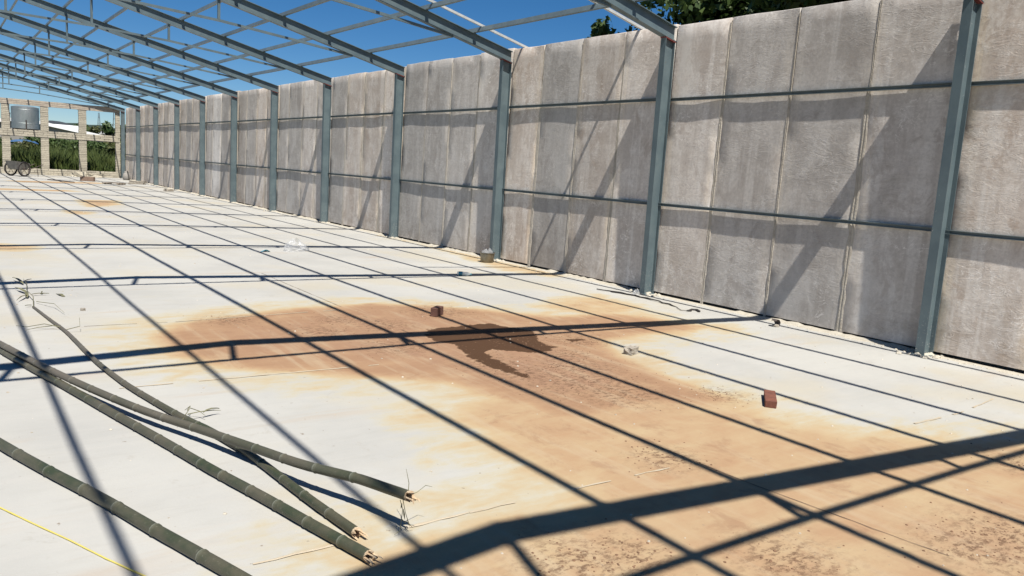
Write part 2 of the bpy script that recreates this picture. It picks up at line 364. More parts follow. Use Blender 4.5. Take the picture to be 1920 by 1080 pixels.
WET2 = [(5.2,6.3),(5.55,6.25),(5.6,6.05),(5.25,5.95)]
DIRT = [(4.103,5.193,.35),(4.283,4.838,.5),(4.356,4.459,.4),(4.831,5.639,.25),(4.684,6.313,.3),(3.818,7.457,.35),(3.51,7.865,.3),(3.065,7.373,.3),(3.458,6.518,.3),(2.418,8.219,.25),(4.09,1.566,.25),(4.405,1.523,.3),(3.142,1.971,.25),(2.511,2.38,.2),(2.244,2.444,.25),(3.612,3.181,.2),(5.145,4.027,.2),(4.779,7.969,.4),(5.719,2.016,.2),(5.4,6.1,.3),(4.0,5.6,.35),(4.6,5.2,.4)]
FAR = [[(3.659,28.339),(4.687,28.535),(4.409,26.407),(3.518,25.195)], [(2.791,23.569),(3.229,23.135),(3.002,22.372),(2.68,22.639)], [(.2,15.9),(1.244,15.193),(1.048,14.592),(.2,14.9)], [(3.0,40.0),(6.5,41.5),(6.2,42.6),(2.5,41.2)], [(1.2,33.0),(4.2,33.4),(4.0,34.3),(1.0,34.0)]]
def sdf(P, poly):
    A = np.array(poly); B = np.roll(A, -1, 0); d = np.full(len(P), 1e9); ins = np.zeros(len(P), bool)
    for a, b in zip(A, B):
        e = b - a; w = P - a; h = np.clip((w @ e) / (e @ e), 0, 1); q = w - h[:, None] * e; d = np.minimum(d, (q**2).sum(1))
        c = (P[:, 1] >= a[1]) != (P[:, 1] >= b[1])
        if e[1] != 0: ins ^= c & (P[:, 0] < a[0] + (P[:, 1] - a[1]) / e[1] * e[0])
    d = np.sqrt(d); return np.where(ins, d, -d)
def sst(x, a, b): t = np.clip((x - a) / (b - a), 0, 1); return t * t * (3 - 2 * t)
xs = np.concatenate([np.linspace(-6.4, 0, 12), np.arange(.06, 8.86, .06), [8.88]])
ys = np.concatenate([np.linspace(-9, 1, 11), np.arange(1.06, 12, .06), np.arange(12, 50.2, .35), [50.32]])
gx, gy = np.meshgrid(xs, ys); P = np.stack([gx.ravel(), gy.ravel()], 1)
core = sdf(P, CORE)
halo = .30 * np.maximum(sst(core, -1.3, .1), sst(sdf(P, TAN), -1.1, .1))
stain = np.maximum.reduce([halo, .95 * sst(core, -.22, .28), .62 * sst(sdf(P, TAN), -.35, .4), .5 * sst(sdf(P, TAN2), -.5, .4), .42 * sst(sdf(P, EDGE), -.4, .3)] + [.7 * sst(sdf(P, f), -.5, .4) for f in FAR])
corew = np.maximum(.5 * sst(core, .15, 1.0), 0) + .35 * np.exp(-(((P[:, 0] - 4.4) / 1.1)**2 + ((P[:, 1] - 5.3) / .8)**2)) + .3 * np.exp(-(((P[:, 0] - 4.2) / .9)**2 + ((P[:, 1] - 1.5) / .5)**2))
wet = np.maximum(sst(sdf(P, WET), -.17, .17), .62 * sst(sdf(P, WET2), -.2, .2))
dirt = np.zeros(len(P))
for x, y, r in DIRT: dirt = np.maximum(dirt, np.exp(-(((P[:, 0] - x) / r)**2 + ((P[:, 1] - y) / r)**2)))
nx, ny = len(xs), len(ys)
zz = rng.normal(0, .0008, len(P))
fm = MB(); fm.v = [(a, b, c) for (a, b), c in zip(P, zz)]
fm.f = [(j*nx+i, j*nx+i+1, (j+1)*nx+i+1, (j+1)*nx+i) for j in range(ny-1) for i in range(nx-1)]; fm.mi = [0]*len(fm.f)
border = [j for j in range(nx)] + [k*nx+nx-1 for k in range(1, ny)] + [(ny-1)*nx+j for j in range(nx-2, -1, -1)] + [k*nx for k in range(ny-2, 0, -1)]
b0 = len(fm.v); fm.v += [(fm.v[i][0], fm.v[i][1], -.18) for i in border]
L = len(border); fm.f += [(border[i], b0+i, b0+(i+1) % L, border[(i+1) % L]) for i in range(L)]; fm.mi += [0]*L
me = fm.mesh('floor', M_floor, True)
for nm, arr in (('stain', stain), ('core', corew), ('wet', wet), ('dirt', dirt)):
    a = me.attributes.new(nm, 'FLOAT', 'POINT'); a.data.foreach_set('value', np.concatenate([arr, np.zeros(L)]).astype(np.float32))
floor = struct(link('floor', me))
# raised slurry lines along the pour joints, and the saw-cut running down the hall
def ribbon(path, w, h, seed, mat, name, gaps=0.):
    m = MB(); r = random.Random(seed); seg = []
    for i in range(len(path)-1):
        a = Vector(path[i]); b = Vector(path[i+1]); n = max(2, int((b-a).length/.09))
        seg += [a.lerp(b, k/n) for k in range(n)]
    seg.append(Vector(path[-1])); run = []
    def flush():
        if len(run) > 1:
            rings = []
            for i, (p, ww) in enumerate(run):
                t = (run[min(i+1, len(run)-1)][0]-run[max(i-1, 0)][0]).normalized(); nrm = Vector((-t.y, t.x, 0))
                rings.append([(*(p-nrm*ww)[:2], .0035), (*(p-nrm*ww*.3)[:2], h*r.uniform(.7, 1.2)*.55+.002), (*(p+nrm*ww*.4)[:2], h*r.uniform(.7, 1.2)*.55+.002), (*(p+nrm*ww)[:2], .0035)])
            m.loft(rings, False, False)
    for p in seg:
        if r.random() < gaps: flush(); run = []; continue
        run.append((p + Vector((r.uniform(-.004, .004), r.uniform(-.004, .004), 0)), w*r.uniform(.45, 1.25)))
    flush()
    return build(name, m, mat, floor, fix=False, smooth=True)
M_slurry = simple('slurry_ridge', (.43, .37, .275), (.40, .33, .235), 18, .9, .7, .006, world=True)
ribbon([(.3,3.11,0),(2.1,3.10,0)], .010, .005, 1, M_slurry, 'joint_ridge', .04)
ribbon([(2.1,3.10,0),(3.6,3.06,0)], .008, .004, 5, M_slurry, 'joint_ridge', .2)
ribbon([(1.0,6.03,0),(3.1,5.95,0)], .010, .005, 2, M_slurry, 'joint_ridge', .1)
ribbon([(1.9,8.28,0),(3.7,8.42,0)], .009, .005, 3, M_slurry, 'joint_ridge', .15)
ribbon([(5.75,2.83,0),(6.6,2.80,0),(7.4,2.88,0)], .010, .005, 4, M_slurry, 'joint_ridge', .1)
M_cut = simple('saw_cut', (.17, .12, .085), (.11, .08, .06), 20, .95, .2, .002, world=True)
ribbon([(3.84,11.5,0),(3.83,8.6,0)], .0035, .001, 6, M_cut, 'saw_cut')
ribbon([(3.83,8.0,0),(3.9,6.9,0)], .004, .001, 7, M_cut, 'saw_cut', .2)
ribbon([(3.69,4.3,0),(3.75,2.7,0),(3.88,1.6,0)], .0035, .001, 8, M_cut, 'saw_cut')
ribbon([(.9,8.33,0),(2.1,8.26,0)], .004, .001, 9, M_cut, 'saw_cut', .1)

# outside ground to the horizon
gm = MB(); R = [9.5, 14, 22, 40, 70, 130, 260, 600, 1500, 4000]
g_r = []
for q in R:
    g_r.append([(1 + q*1.2*math.cos(2*math.pi*j/48), 21 + max(q, 9)*math.sin(2*math.pi*j/48)*(1.0 if q > 60 else 3.6), -.19 - (0 if q < 100 else .3)) for j in range(48)])
gm.loft(g_r, False); gm.f.append(tuple(range(48))); gm.mi.append(0)
ground = struct(build('ground', gm, M_ground))

# ---------------------------------------------------------------- steel portal frames
XL = 2*XR - 8.68                          # centre of the far (left) columns
OX = 8.68
KS = math.sqrt(1 + SLOPE**2)
D, FW, TF, TW = .20, .10, .010, .008
def hprof(d=D, w=FW, tf=TF, tw=TW):      # (depth, width) outline of an H section, centred
    a, b = d/2, w/2
    return [(-a,-b),(-a,b),(-a+tf,b),(-a+tf,tw/2),(a-tf,tw/2),(a-tf,b),(a,b),(a,-b),(a-tf,-b),(a-tf,-tw/2),(-a+tf,-tw/2),(-a+tf,-b)]
def zu(x): return zmid(x) - D/2*KS       # rafter underside
def zt(x): return zmid(x) + D/2*KS       # rafter top
def frame_column(sx):
    """H column; sx=1 right wall"""
    m = MB(); r0 = []; r1 = []
    for d, w in hprof():
        x = OX + sx*0 + d if sx > 0 else XL + d
        r0.append((x-OX, w, .012)); r1.append((x-OX, w, zu(x)-.016))
    return m.loft([r0, r1])
def frame_rafter(sx):
    m = MB(); rr = []
    xs_ = [8.79, XR] if sx > 0 else [XR, 2*XR-8.79]
    for x in xs_: rr.append([(x-OX, w, zmid(x) + d*KS) for d, w in hprof(w=.118)])
    return m.loft(rr)
m_col = fixn(frame_column(1).mesh('column', M_steel)); m_coll = fixn(frame_column(-1).mesh('column', M_steel))
m_raf = fixn(frame_rafter(1).mesh('rafter', M_steel)); m_rafl = fixn(frame_rafter(-1).mesh('rafter', M_steel))
def cap(sx):
    m = MB(); xa, xb = (XF-.006, XB+.006) if sx > 0 else (XL-.106, XL+.106)
    return m.loft([[(x-OX, s_*.056, zu(x)-q) for s_, q in ((-1,.016),(1,.016),(1,.001),(-1,.001))] for x in (xa, xb)])
m_cap = fixn(cap(1).mesh('cap_plate', M_primer)); m_capl = fixn(cap(-1).mesh('cap_plate', M_primer))
m_base = fixn(MB().cbox((0,0,.006), (.24,.17,.012), .002).mesh('base_plate', M_steel))
TIE = [(7.5, 4.02), (6.2, 4.165), (4.64, 4.32), (2.99, 4.42), (1.34, 4.46)]
TIE = TIE + [(2*XR-x, z) for x, z in TIE[-2::-1]]
tm = MB(); TWD = .046
tm.loft([[(x-OX, a*TWD/2, z+b*TWD/2) for a, b in ((-1,-1),(1,-1),(1,1),(-1,1))] for x, z in TIE])
m_tie = fixn(tm.mesh('tie_beam', M_steel))
def tiez(x):
    for (a, za), (b, zb) in zip(TIE, TIE[1:]):
        if b <= x <= a: return za + (zb-za)*(x-a)/(b-a)
HANG = [4.64, 2.99, 1.34, -.31, -1.96]
m_hang = []
for hx in HANG: m_hang.append(MB().box(hx-.024-OX, hx+.024-OX, -.024, .024, tiez(hx)+TWD/2+.001, zu(hx)-.001 - (.006 if hx == XR else 0)))
m_hang = [fixn(h.mesh('hanger', M_steel)) for h in m_hang]
m_rp = fixn(MB().box(XR-.007-OX, XR+.007-OX, -.062, .062, zu(XR)-.02, zt(XR)+.012).mesh('ridge_plate', M_steel))
PURX = [7.93, 6.93, 5.95, 4.95, 3.94, 2.95, 1.98, .90, -.17, -1.22, -2.2]
PH, PW = .078, .042
def purz(x): return zt(x) + .004 + PH/2*KS
m_cleat = {}
for px in PURX[:9]:
    c = MB(); c.box(px+.026-OX, px+.032-OX, -.035, .035, zt(px+.03)+.001, zt(px)+.075)
    m_cleat[px] = fixn(c.mesh('purlin_cleat', M_steel))
nm_side = {-1: 'teal steel frame just behind the camera, casting the broad shadow across the near floor',
  0: 'teal steel portal frame whose column is nearest, at the right edge of the photo',
  1: 'teal steel portal frame, second column from the right, black strap lying at its foot',
  2: 'teal steel portal frame, third column from the right, metal pot standing at its foot',
  11: 'teal steel portal frame farthest away, its column against the block end wall'}
for k in range(-1, 12):
    lab = nm_side.get(k, f'teal steel portal frame, {ordinal(k)} column from the right along the panel wall')
    t = thing('steel_portal_frame', lab, 'steel frame', (OX, CY[k], 0), None, 'steel portal frames down the hall')
    link('column', m_col, t); link('column', m_coll, t); link('rafter', m_raf, t); link('rafter', m_rafl, t)
    link('cap_plate', m_cap, t); link('cap_plate', m_capl, t)
    link('base_plate', m_base, t); link('base_plate', m_base, t, (XL-OX, 0, 0))
    link('tie_beam', m_tie, t); link('ridge_plate', m_rp, t)
    for h in m_hang: link('hanger', h, t)
    for px in PURX[:9]: link('purlin_cleat', m_cleat[px], t)
# roof purlins, C section, running the length of the hall
YA, YB = CY[-1]-2.3, CY[11]+.12
def cprof(h, w, t, lip):
    return [(-w/2,-h/2),(w/2,-h/2),(w/2,-h/2+lip),(w/2-t,-h/2+lip),(w/2-t,-h/2+t),(-w/2+t,-h/2+t),(-w/2+t,h/2-t),(w/2-t,h/2-t),(w/2-t,h/2-lip),(w/2,h/2-lip),(w/2,h/2),(-w/2,h/2)]
for i, px in enumerate(PURX):
    sg = -1 if px > XR else 1; ang = math.atan(SLOPE)*sg
    m = MB(); rr = []
    ysg = [YA] + [CY[k] for k in range(-1, 12)] + [YB]
    pts = []
    for a, b in zip(ysg, ysg[1:]): pts += [a + (b-a)*f for f in (0, .5)]
    pts.append(YB)
    jx = 0; 
    for y in pts:
        dx = random.uniform(-.008, .008); dz = -random.uniform(0, .006) if y not in ysg else 0
        rr.append([(px + dx + u*math.cos(ang) - v*math.sin(ang), y, purz(px) + dz + u*math.sin(ang) + v*math.cos(ang)) for u, v in cprof(PH, PW, .003, .014)])
    m.loft(rr)
    lab = (f'long steel roof purlin, {ordinal(i)} line up the roof slope from the panel wall' if i < 7 else f'long steel roof purlin on the far slope, {ordinal(i-7)} line past the ridge')
    tag(build('roof_purlin', m, M_purlin), lab, 'purlin', 'roof purlins along the hall')

# ---------------------------------------------------------------- panel wall
XW = 8.785
LEAN = math.radians(.9)
wall = thing('panel_wall', 'long wall of grey concrete panels standing between the teal steel columns', 'wall', (XW, Y0, 0), (0, LEAN, 0))
def panel_mesh(seed, w=1.0):
    """one tall panel: wavy hand-cast face, softened edges; local origin at foot, face towards -x"""
    r = random.Random(seed); m = MB(); Ht = 3.93; us = [0, .011, .2, .4, .6, .8, .989, 1]; nyy, nzz = 7, 22; vsn = [j/21*.9965 for j in range(22)] + [1]
    off = Vector((seed*7.3, seed*3.1, 0)); vs = []
    for j in range(nzz+1):
        for i in range(nyy+1):
            u = us[i]; v = vsn[j]
            y = -w/2 + w*u; z = .0 + Ht*v
            n = mnoise.noise(Vector((y*1.3, z*.9, 0))+off)*.003 + mnoise.noise(Vector((y*4, z*3, 5))+off)*.0012
            edge = .010 if i in (0, nyy) else 0
            if j == nzz: z += mnoise.noise(Vector((y*2.2, 3, 1))+off)*.012; edge = .010
            if i in (0, nyy) and j in (0, nzz): edge = .012
            if i in (0, nyy): y += mnoise.noise(Vector((0, z*1.7, 9+i))+off)*.006
            vs.append((n + edge, y, z))
    q = nyy+1; fs = [(j*q+i, (j+1)*q+i, (j+1)*q+i+1, j*q+i+1) for j in range(nzz) for i in range(nyy)]
    bd = [i for i in range(q)] + [j*q+nyy for j in range(1, nzz+1)] + [nzz*q+i for i in range(nyy-1, -1, -1)] + [j*q for j in range(nzz-1, 0, -1)]
    b = len(vs); vs += [(.10, vs[i][1], vs[i][2]) for i in bd]; n = len(bd)
    fs += [(bd[i], bd[(i+1) % n], b+(i+1) % n, b+i) for i in range(n)]; fs.append(tuple(b+i for i in range(n)))
    m.add(vs, fs); return fixn(m.mesh('wall_panel', M_panel, True))
def sharp(me, ang=.7):
    me.set_sharp_from_angle(angle=ang); return me
PM = [sharp(panel_mesh(s)) for s in range(7)]
def mortar_mesh(seed, w0):
    r = random.Random(seed); rr = []; n = 36; Ht = 3.9
    for j in range(n+1):
        z = .03 + Ht*j/n; a = w0*r.uniform(.55, 1.15)*(1.15 if z < 2.85 else .42); b = w0*r.uniform(.5, 1.1)*(1.15 if z < 2.85 else .42); h = r.uniform(.002, .005)
        rr.append([(.012, -a, z), (-h, -a*.55, z), (-h*.5, -.006, z), (.003, r.uniform(-.003, .003), z), (-h*.6, .006, z), (-h, b*.6, z), (.012, b, z)])
    return MB().loft(rr, False, False).mesh('joint_mortar', M_mortar, True)
MM = [mortar_mesh(s, [.038, .020, .048, .028][s % 4]) for s in range(6)]
for k in range(-1, 11):
    y0 = CY[k]; y1 = CY[k+1]; f = [0, .26, .513, .767, 1]
    f = [0] + [q + random.uniform(-.018, .018)*(k > 1) for q in f[1:4]] + [1]
    top = random.uniform(-.02, .02)
    for j in range(4):
        a = y0 + (y1-y0)*f[j]; b = y0 + (y1-y0)*f[j+1]; w = b-a-.012
        o = link('wall_panel', random.choice(PM), wall, (random.uniform(-.004, .005), (a+b)/2 - Y0, .045), (random.uniform(-.002, .002), random.uniform(-.002, .002)*.7, random.uniform(-.004, .004)))
        o.scale = (1, w, 1 + (top + random.uniform(-.012, .012))/3.93)
        if j: link('joint_mortar', random.choice(MM), wall, (-.001, a - Y0, random.uniform(-.03, .0)))
# dropped mortar and slurry along the foot of the wall
def lump(m, c, r, rr, flat=.6, n=6):
    rings = []
    for th in (.15, .55, .85, 1.0):
        rad = math.sin(th*math.pi/2); hz = math.cos(th*math.pi/2)
        rings.append([(c[0]+r*rad*math.cos(2*math.pi*i/n+th)*rr.uniform(.75, 1.2), c[1]+r*rad*math.sin(2*math.pi*i/n+th)*rr.uniform(.75, 1.2), c[2]+r*hz*flat*rr.uniform(.8, 1.15)) for i in range(n)])
    m.loft(rings[::-1], True)
m = MB(); rr = random.Random(3)
for i in range(2600):
    y = 2.2 + 48*rr.random()**1.25; x = 8.80 - abs(rr.gauss(0, .09)) - .0
    far = (y > 24)
    if rr.random() < .3 and not far and (y % 4.17) > 1.4: continue
    lump(m, (x, y, -.004), rr.uniform(.006, .022)*(1.5 if far else 1), rr, .7, 5)
for k in range(-1, 12):
    for i in range(46): lump(m, (8.68+rr.gauss(0, .11), CY[k]+rr.gauss(0, .12), -.003), rr.uniform(.012, .045), rr, .8, 6)
stuff(build('dropped_mortar', m, M_white_mortar, fix=False))
stuffed = bpy.data.objects['dropped_mortar']; stuffed['label'] = 'crumbly pale mortar droppings along the foot of the panel wall'
# mortar fillet that closes the gap under the panels for most of the length
m = MB(); rings = []
y = 2.0
while y < 50.1:
    ph = (y - Y0)/SP % 1; open_ = 1 if ph < .62 else .12
    h = .028*open_*rr.uniform(.5, 1.25) + .005; w = .10*rr.uniform(.6, 1.2)
    rings.append([(8.81, y, -.002), (8.80, y, h), (8.77, y, h*.95), (8.77-w*.5, y, h*.35), (8.77-w, y, -.002)]); y += .09
m.loft(rings, True, False)
build('mortar_fillet', m, M_white_mortar, wall, (-XW, -Y0, 0), smooth=True, fix=False)
build('gap_shade_block', MB().box(8.93, 9.2, -3, 50.3, -.18, .22), M_core, None)  # unseen block added behind the panels to keep the gap below them dark
bpy.data.objects['gap_shade_block'].parent = wall; bpy.data.objects['gap_shade_block'].matrix_parent_inverse = Matrix.Rotation(-LEAN, 4, 'Y') @ Matrix.Translation((-XW, -Y0, 0))
# girts
GPROF = [(-.034,-.022),(.0,-.022),(.0,.022),(-.034,.022),(-.034,.016),(-.006,.016),(-.006,-.016),(-.034,-.016)]
for k in range(-1, 11):
    for lev, z in (('upper', 2.905), ('lower', 1.355)):
        a = CY[k]+.005; b = CY[k+1]-.005; m = MB(); n = 8
        zz_ = [z + random.uniform(-.008, .008) for _ in range(2)]
        rings = []
        for i in range(n+1):
            t = i/n; y = a+(b-a)*t; x = 8.778 - .004 + z*math.tan(LEAN) + random.uniform(-.004, .003); zc = zz_[0]*(1-t)+zz_[1]*t
            rings.append([(x+u, y, zc+v) for u, v in GPROF])
        m.loft(rings)
        where = 'right of the nearest column' if k < 0 else f'between the {ordinal(k)} and {ordinal(k+1)} columns from the right'
        tag(build('girt_rail', m, M_girt), f'{lev} girt rail on wall panels {where}', 'rail', 'girt rails on the panel wall')

# loose channels lying up the roof slope
for lab, ya, xa, xb, w in (('pale galvanised channel lying loose on the purlins beside the second frame from the right', 9.12, 9.02, 5.9, .045), ('pale galvanised channel lying loose on the purlins beside the third frame from the right', 12.16, 9.02, 4.4, .04)):
    m = MB(); rr2 = []
    for i in range(9):
        x = xa + (xb-xa)*i/8; z = zt(x) + .004 + PH*KS + .024
        rr2.append([(x, ya + .05*i/8 + u, z + v) for u, v in ((-w/2,-.02),(w/2,-.02),(w/2,.02),(w/2-.004,.02),(w/2-.004,-.016),(-w/2+.004,-.016),(-w/2+.004,.02),(-w/2,.02))])
    m.loft(rr2); tag(build('loose_channel', m, M_galv), lab, 'steel channel', 'loose channels on the roof')

# ---------------------------------------------------------------- end wall of blocks
ew = thing('block_end_wall', 'unfinished beige block wall with open window bays at the far end', 'wall', (0, YE, 0))
bm_cache = {}
def blk(x0, x1, z0, z1, jit=.006):
    key = (round((x1-x0)*50), round((z1-z0)*100))
    if key not in bm_cache: bm_cache[key] = fixn(MB().cbox((0,0,0), (x1-x0, .2, z1-z0), .008).mesh('block', M_block))
    o = link('block', bm_cache[key], ew, ((x0+x1)/2 + random.uniform(-jit, jit), .1 + random.uniform(-.008, .006), (z0+z1)/2), (0, random.uniform(-.008, .008), random.uniform(-.02, .02)))
PIERS = [(-.72,-.34), (1.08,1.46), (2.88,3.25), (4.66,5.03), (6.48,6.86), (8.32,8.56)]
CH = .098
for a, b in PIERS:
    z = .34
    while z < 1.96: blk(a, b, z+.004, z+CH-.006); z += CH
    z = 2.37
    while z < 3.6: blk(a, b, z+.004, z+CH-.006); z += CH
XA, XBk = -1.0, 8.56
for z0, z1, n in ((.0, .34, 3), (2.02, 2.37, 3)):
    h = (z1-z0)/n
    for c in range(n):
        x = XA - (.2 if c % 2 else 0)
        while x < XBk:
            w = min(.46, XBk-x); 
            if w > .06: blk(x+.004, x+w-.006, z0+c*h+.004, z0+(c+1)*h-.006)
            x += .46
cm = MB(); 
for a, b in PIERS: cm.box(a+.012, b-.012, .02, .18, .33, 2.03); cm.box(a+.012, b-.012, .02, .18, 2.36, 3.66)
cm.box(XA-.1, XBk-.012, .021, .179, .0, .335); cm.box(XA-.1, XBk-.012, .022, .178, 2.025, 2.365)
build('mortar_core', cm, M_core, ew)
lm = MB(); rings = []
for i in range(40):
    x = XA + (XBk-XA)*i/39; a = .012*mnoise.noise(Vector((x*1.3, 0, 0))); b = .012*mnoise.noise(Vector((x*1.1, 7, 0)))
    rings.append([(x, .0+a, 3.665), (x, .2, 3.665), (x, .2, 3.95+b), (x, .0+a*.5, 3.95+b), (x, -.006+a, 3.86+b), (x, .004+a, 3.85), (x, -.004-a, 3.77), (x, .003, 3.76)])
lm.loft(rings); build('lintel_beam', lm, M_lintel, ew, smooth=False)
# dark rebar strips left lying on the course joints
for xa, xb, z in ((2.8, 3.3, 3.66), (4.55, 5.1, 3.66), (6.4, 6.9, 3.655), (-1, 8.5, 2.018)):
    build('lintel_rebar', MB().tube([(xa + (xb-xa)*i/10, -.012+random.uniform(-.006, .006), z-.006+random.uniform(-.006, .006)) for i in range(11)], .009, 5), M_black, ew)

# ---------------------------------------------------------------- tank behind the end wall
tk = thing('silver_tank', 'silver cylindrical tank raised behind the upper window bay of the block wall', 'tank', (4.2, 53.2, 0))
tb = MB(); tb.lathe([(.0,2.44),(.66,2.44),(.685,2.46),(.685,2.75),(.692,2.76),(.685,2.77),(.685,3.50),(.692,3.51),(.685,3.52),(.685,3.66),(.45,3.72),(.0,3.74)], n=40)
build('tank_body', tb, M_tank, tk, smooth=True)
tk.children[0].data.set_sharp_from_angle(angle=.6)
build('gauge_pipe', MB().tube([(-.02,-.74,2.301),(-.02,-.74,2.95)], .028, 8), M_rust, tk)
build('platform', MB().box(-1.06,1.06,-.80,.7,2.22,2.30).box(-.6,.6,-.40,.45,2.301,2.438), M_rust, tk)
for sx in (-1, 1):
    for yy in (-.2, .55): build('leg', MB().box(sx*1.0-.05, sx*1.0+.05, yy-.05, yy+.05, -.18, 2.219), M_rust, tk)
build('side_pipe', MB().tube([(-.74,.1,2.3),(-.74,.1,3.2),(-.72,.1,3.3)], .03, 8), M_darkroof, tk)

# ---------------------------------------------------------------- bamboo poles
P1 = [(-.02,5.86,.028),(.098,5.47,.028),(.234,5.048,.028),(.431,4.457,.028),(.603,3.98,.028),(.746,3.533,.028),(.871,3.15,.028),(.947,2.907,.028),(1.02,2.68,.028),(1.1,2.4,.028)]
P2 = [(.10,8.6,.027),(.243,7.964,.028),(.367,7.45,.028),(.53,6.736,.028),(.696,6.065,.028),(.835,5.463,.028),(1.005,4.751,.028),(1.142,4.144,.028),(1.266,3.659,.028),(1.366,3.226,.028),(1.446,2.892,.028)]
P4 = [(.767,9.425,.014),(.846,8.646,.016),(.906,7.997,.018),(.953,7.236,.02),(.979,6.74,.021),(1.041,6.105,.023),(1.139,5.539,.025),(1.231,5.068,.025),(1.295,4.819,.025),(1.356,4.484,.026),(1.394,4.216,.026),(1.43,3.813,.026),(1.462,3.461,.026),(1.5,3.127,.026)]
P3 = [(.10,8.6,.07),(.243,7.954,.075),(.369,7.455,.075),(.56,6.676,.075),(.751,5.976,.076),(.98,5.24,.079),(1.22,4.652,.084),(1.376,4.163,.105),(1.495,3.763,.13),(1.644,3.376,.160),(1.726,3.063,.18)]
def bamboo(name, label, path, r0, r1, step0, step1, seed, age=(0,.3), green_butt=.3, butt=True):
    """path runs thin end -> butt; r0 thin radius, r1 butt radius"""
    r = random.Random(seed); pts = [Vector(p) for p in path]
    cum = [0]
    for a, b in zip(pts, pts[1:]): cum.append(cum[-1] + (b-a).length)
    Ltot = cum[-1]
    def at(s_):
        for i in range(len(pts)-1):
            if s_ <= cum[i+1] or i == len(pts)-2:
                t = (s_-cum[i])/(cum[i+1]-cum[i])
                p0 = pts[max(i-1,0)]; p1 = pts[i]; p2 = pts[i+1]; p3 = pts[min(i+2, len(pts)-1)]
                return p1*1.0 + (p2-p1)*t*1.0 if i in (0, len(pts)-2) else .5*((2*p1) + (p2-p0)*t + (2*p0-5*p1+4*p2-p3)*t*t + (3*p1-p0-3*p2+p3)*t**3)
    S_ = []; rad = []; nodef = []; s_ = r.uniform(0, .1); nodes = []
    while s_ < Ltot-.12:
        nodes.append(s_); s_ += (step0 + (step1-step0)*s_/Ltot)*r.uniform(.88, 1.1)
    grid = [0.0]
    for n_ in nodes: grid += [n_-.05, n_-.014, n_-.006, n_, n_+.005, n_+.012, n_+.05, n_+.11]
    grid = sorted(set(min(max(g, 0), Ltot) for g in grid + [Ltot]))
    rings = []; nv = 12; ag = []; nd = []
    kx = {}
    for g in grid:
        base = .94*(r0 + (r1-r0)*(g/Ltot)**.8); q = min((abs(g-n_), g-n_) for n_ in nodes); k = 1; nn = 0
        if q[0] < .004: k = 1.10; nn = .15
        elif q[0] < .008: k = 1.07; nn = .75 if q[1] < 0 else .1
        elif q[0] < .016: k = .98; nn = .0
        p = at(g); wob = Vector((mnoise.noise(Vector((g*1.1, seed, 0))), 0, 0))*.008
        rings.append((p+wob, base*k)); nd.append(nn); ag.append(min(1, max(0, age[1] + (age[0]-age[1])*(g/Ltot)**1.5 + .5*mnoise.noise(Vector((g*2.3, seed*3, 2))))))
    m = MB(); m.tube([p for p, _ in rings], [q for _, q in rings], nv, cap=not butt)
    me = m.mesh('culm', M_bamboo, True); fixn(me)
    for nm, arr in (('node', nd), ('age', ag)):
        a = me.attributes.new(nm, 'FLOAT', 'POINT'); a.data.foreach_set('value', np.repeat(np.array(arr, np.float32), nv))
    me.set_sharp_from_angle(angle=1.0)
    t = thing(name, label, 'bamboo pole', (0,0,0), None, 'bamboo poles on the floor')
    link('culm', me, t)
    if butt:   # torn hollow end: ragged sleeve of splinters
        p, rad_ = rings[-1]; d = (rings[-1][0]-rings[-2][0]).normalized(); a = d.cross(Vector((0,0,1))).normalized(); b = a.cross(d)
        m = MB(); n = 14; out = []; inn = []; o2 = []; i2 = []
        for j in range(n):
            th = 2*math.pi*j/n; e = a*math.cos(th)+b*math.sin(th); ln = r.choice([.0,.006,.012,.025,.04])*r.uniform(.6, 1.1)
            o2.append(p-d*.004+e*rad_*.995); out.append(p+d*ln+e*rad_*(1+.1*r.random())); inn.append(p+d*(ln-.006)+e*rad_*.72); i2.append(p-d*.05+e*rad_*.66)
        m.loft([o2, out, inn, i2], False); m.add(i2, [tuple(range(n))])
        build('torn_end', m, M_splinter, t, fix=True)
        for q in range(3):
            th = r.uniform(0, 6.28); e = a*math.cos(th)+b*math.sin(th)*.6
            m = MB(); m.tube([p+e*rad_*.8-d*.01, p+e*rad_*.95+d*.05, p+e*rad_*1.15+d*r.uniform(.05, .07)-Vector((0,0,.008))], [.005,.004,.001], 4); build('splinter', m, M_splinter, t)
    return t, at, Ltot
b1, at1, L1 = bamboo('bamboo_pole', 'thick green bamboo pole nearest the bottom left corner, running out of the picture', P1,   .029, .031, .34, .34, 11, (.0,.15), butt=False)
b2, at2, L2 = bamboo('bamboo_pole', 'long green bamboo pole with pale torn end, second from the bottom left', P2, .024, .029, .27, .25, 12, (0,.5))
b3, at3, L3 = bamboo('bamboo_pole', 'greyish bamboo pole lying on top, its torn end raised off the floor', P3, .024, .027, .34, .27, 13, (.12,1.))
b4, at4, L4 = bamboo('bamboo_pole', 'slender bamboo pole crossing under another, its leafy thin tip farthest from the camera', P4, .012, .026, .36, .25, 14, (-.2,.95))
def twig(parent, pts, rad=.002, mat=None): build('twig', MB().tube(pts, [rad*1.2]+[rad]*(len(pts)-2)+[rad*.5], 4), mat or M_leafdry, parent)
def leafy(parent, p, d, ln, w, up=.2):
    p = Vector(p); d = Vector(d).normalized(); a = d.cross(Vector((0,0,1))).normalized(); m = MB()
    rings = [[p + d*ln*t + a*w*s_*math.sin(math.pi*min(t+.12, 1))**.8 + Vector((0,0,up*ln*t*(1-t)*2 + .004 + abs(s_)*.006)) for s_ in (-1,0,1)] for t in (0,.25,.55,.85,1)]
    m.loft(rings, False, False); build('leaf', m, M_leafdry, parent, fix=False)
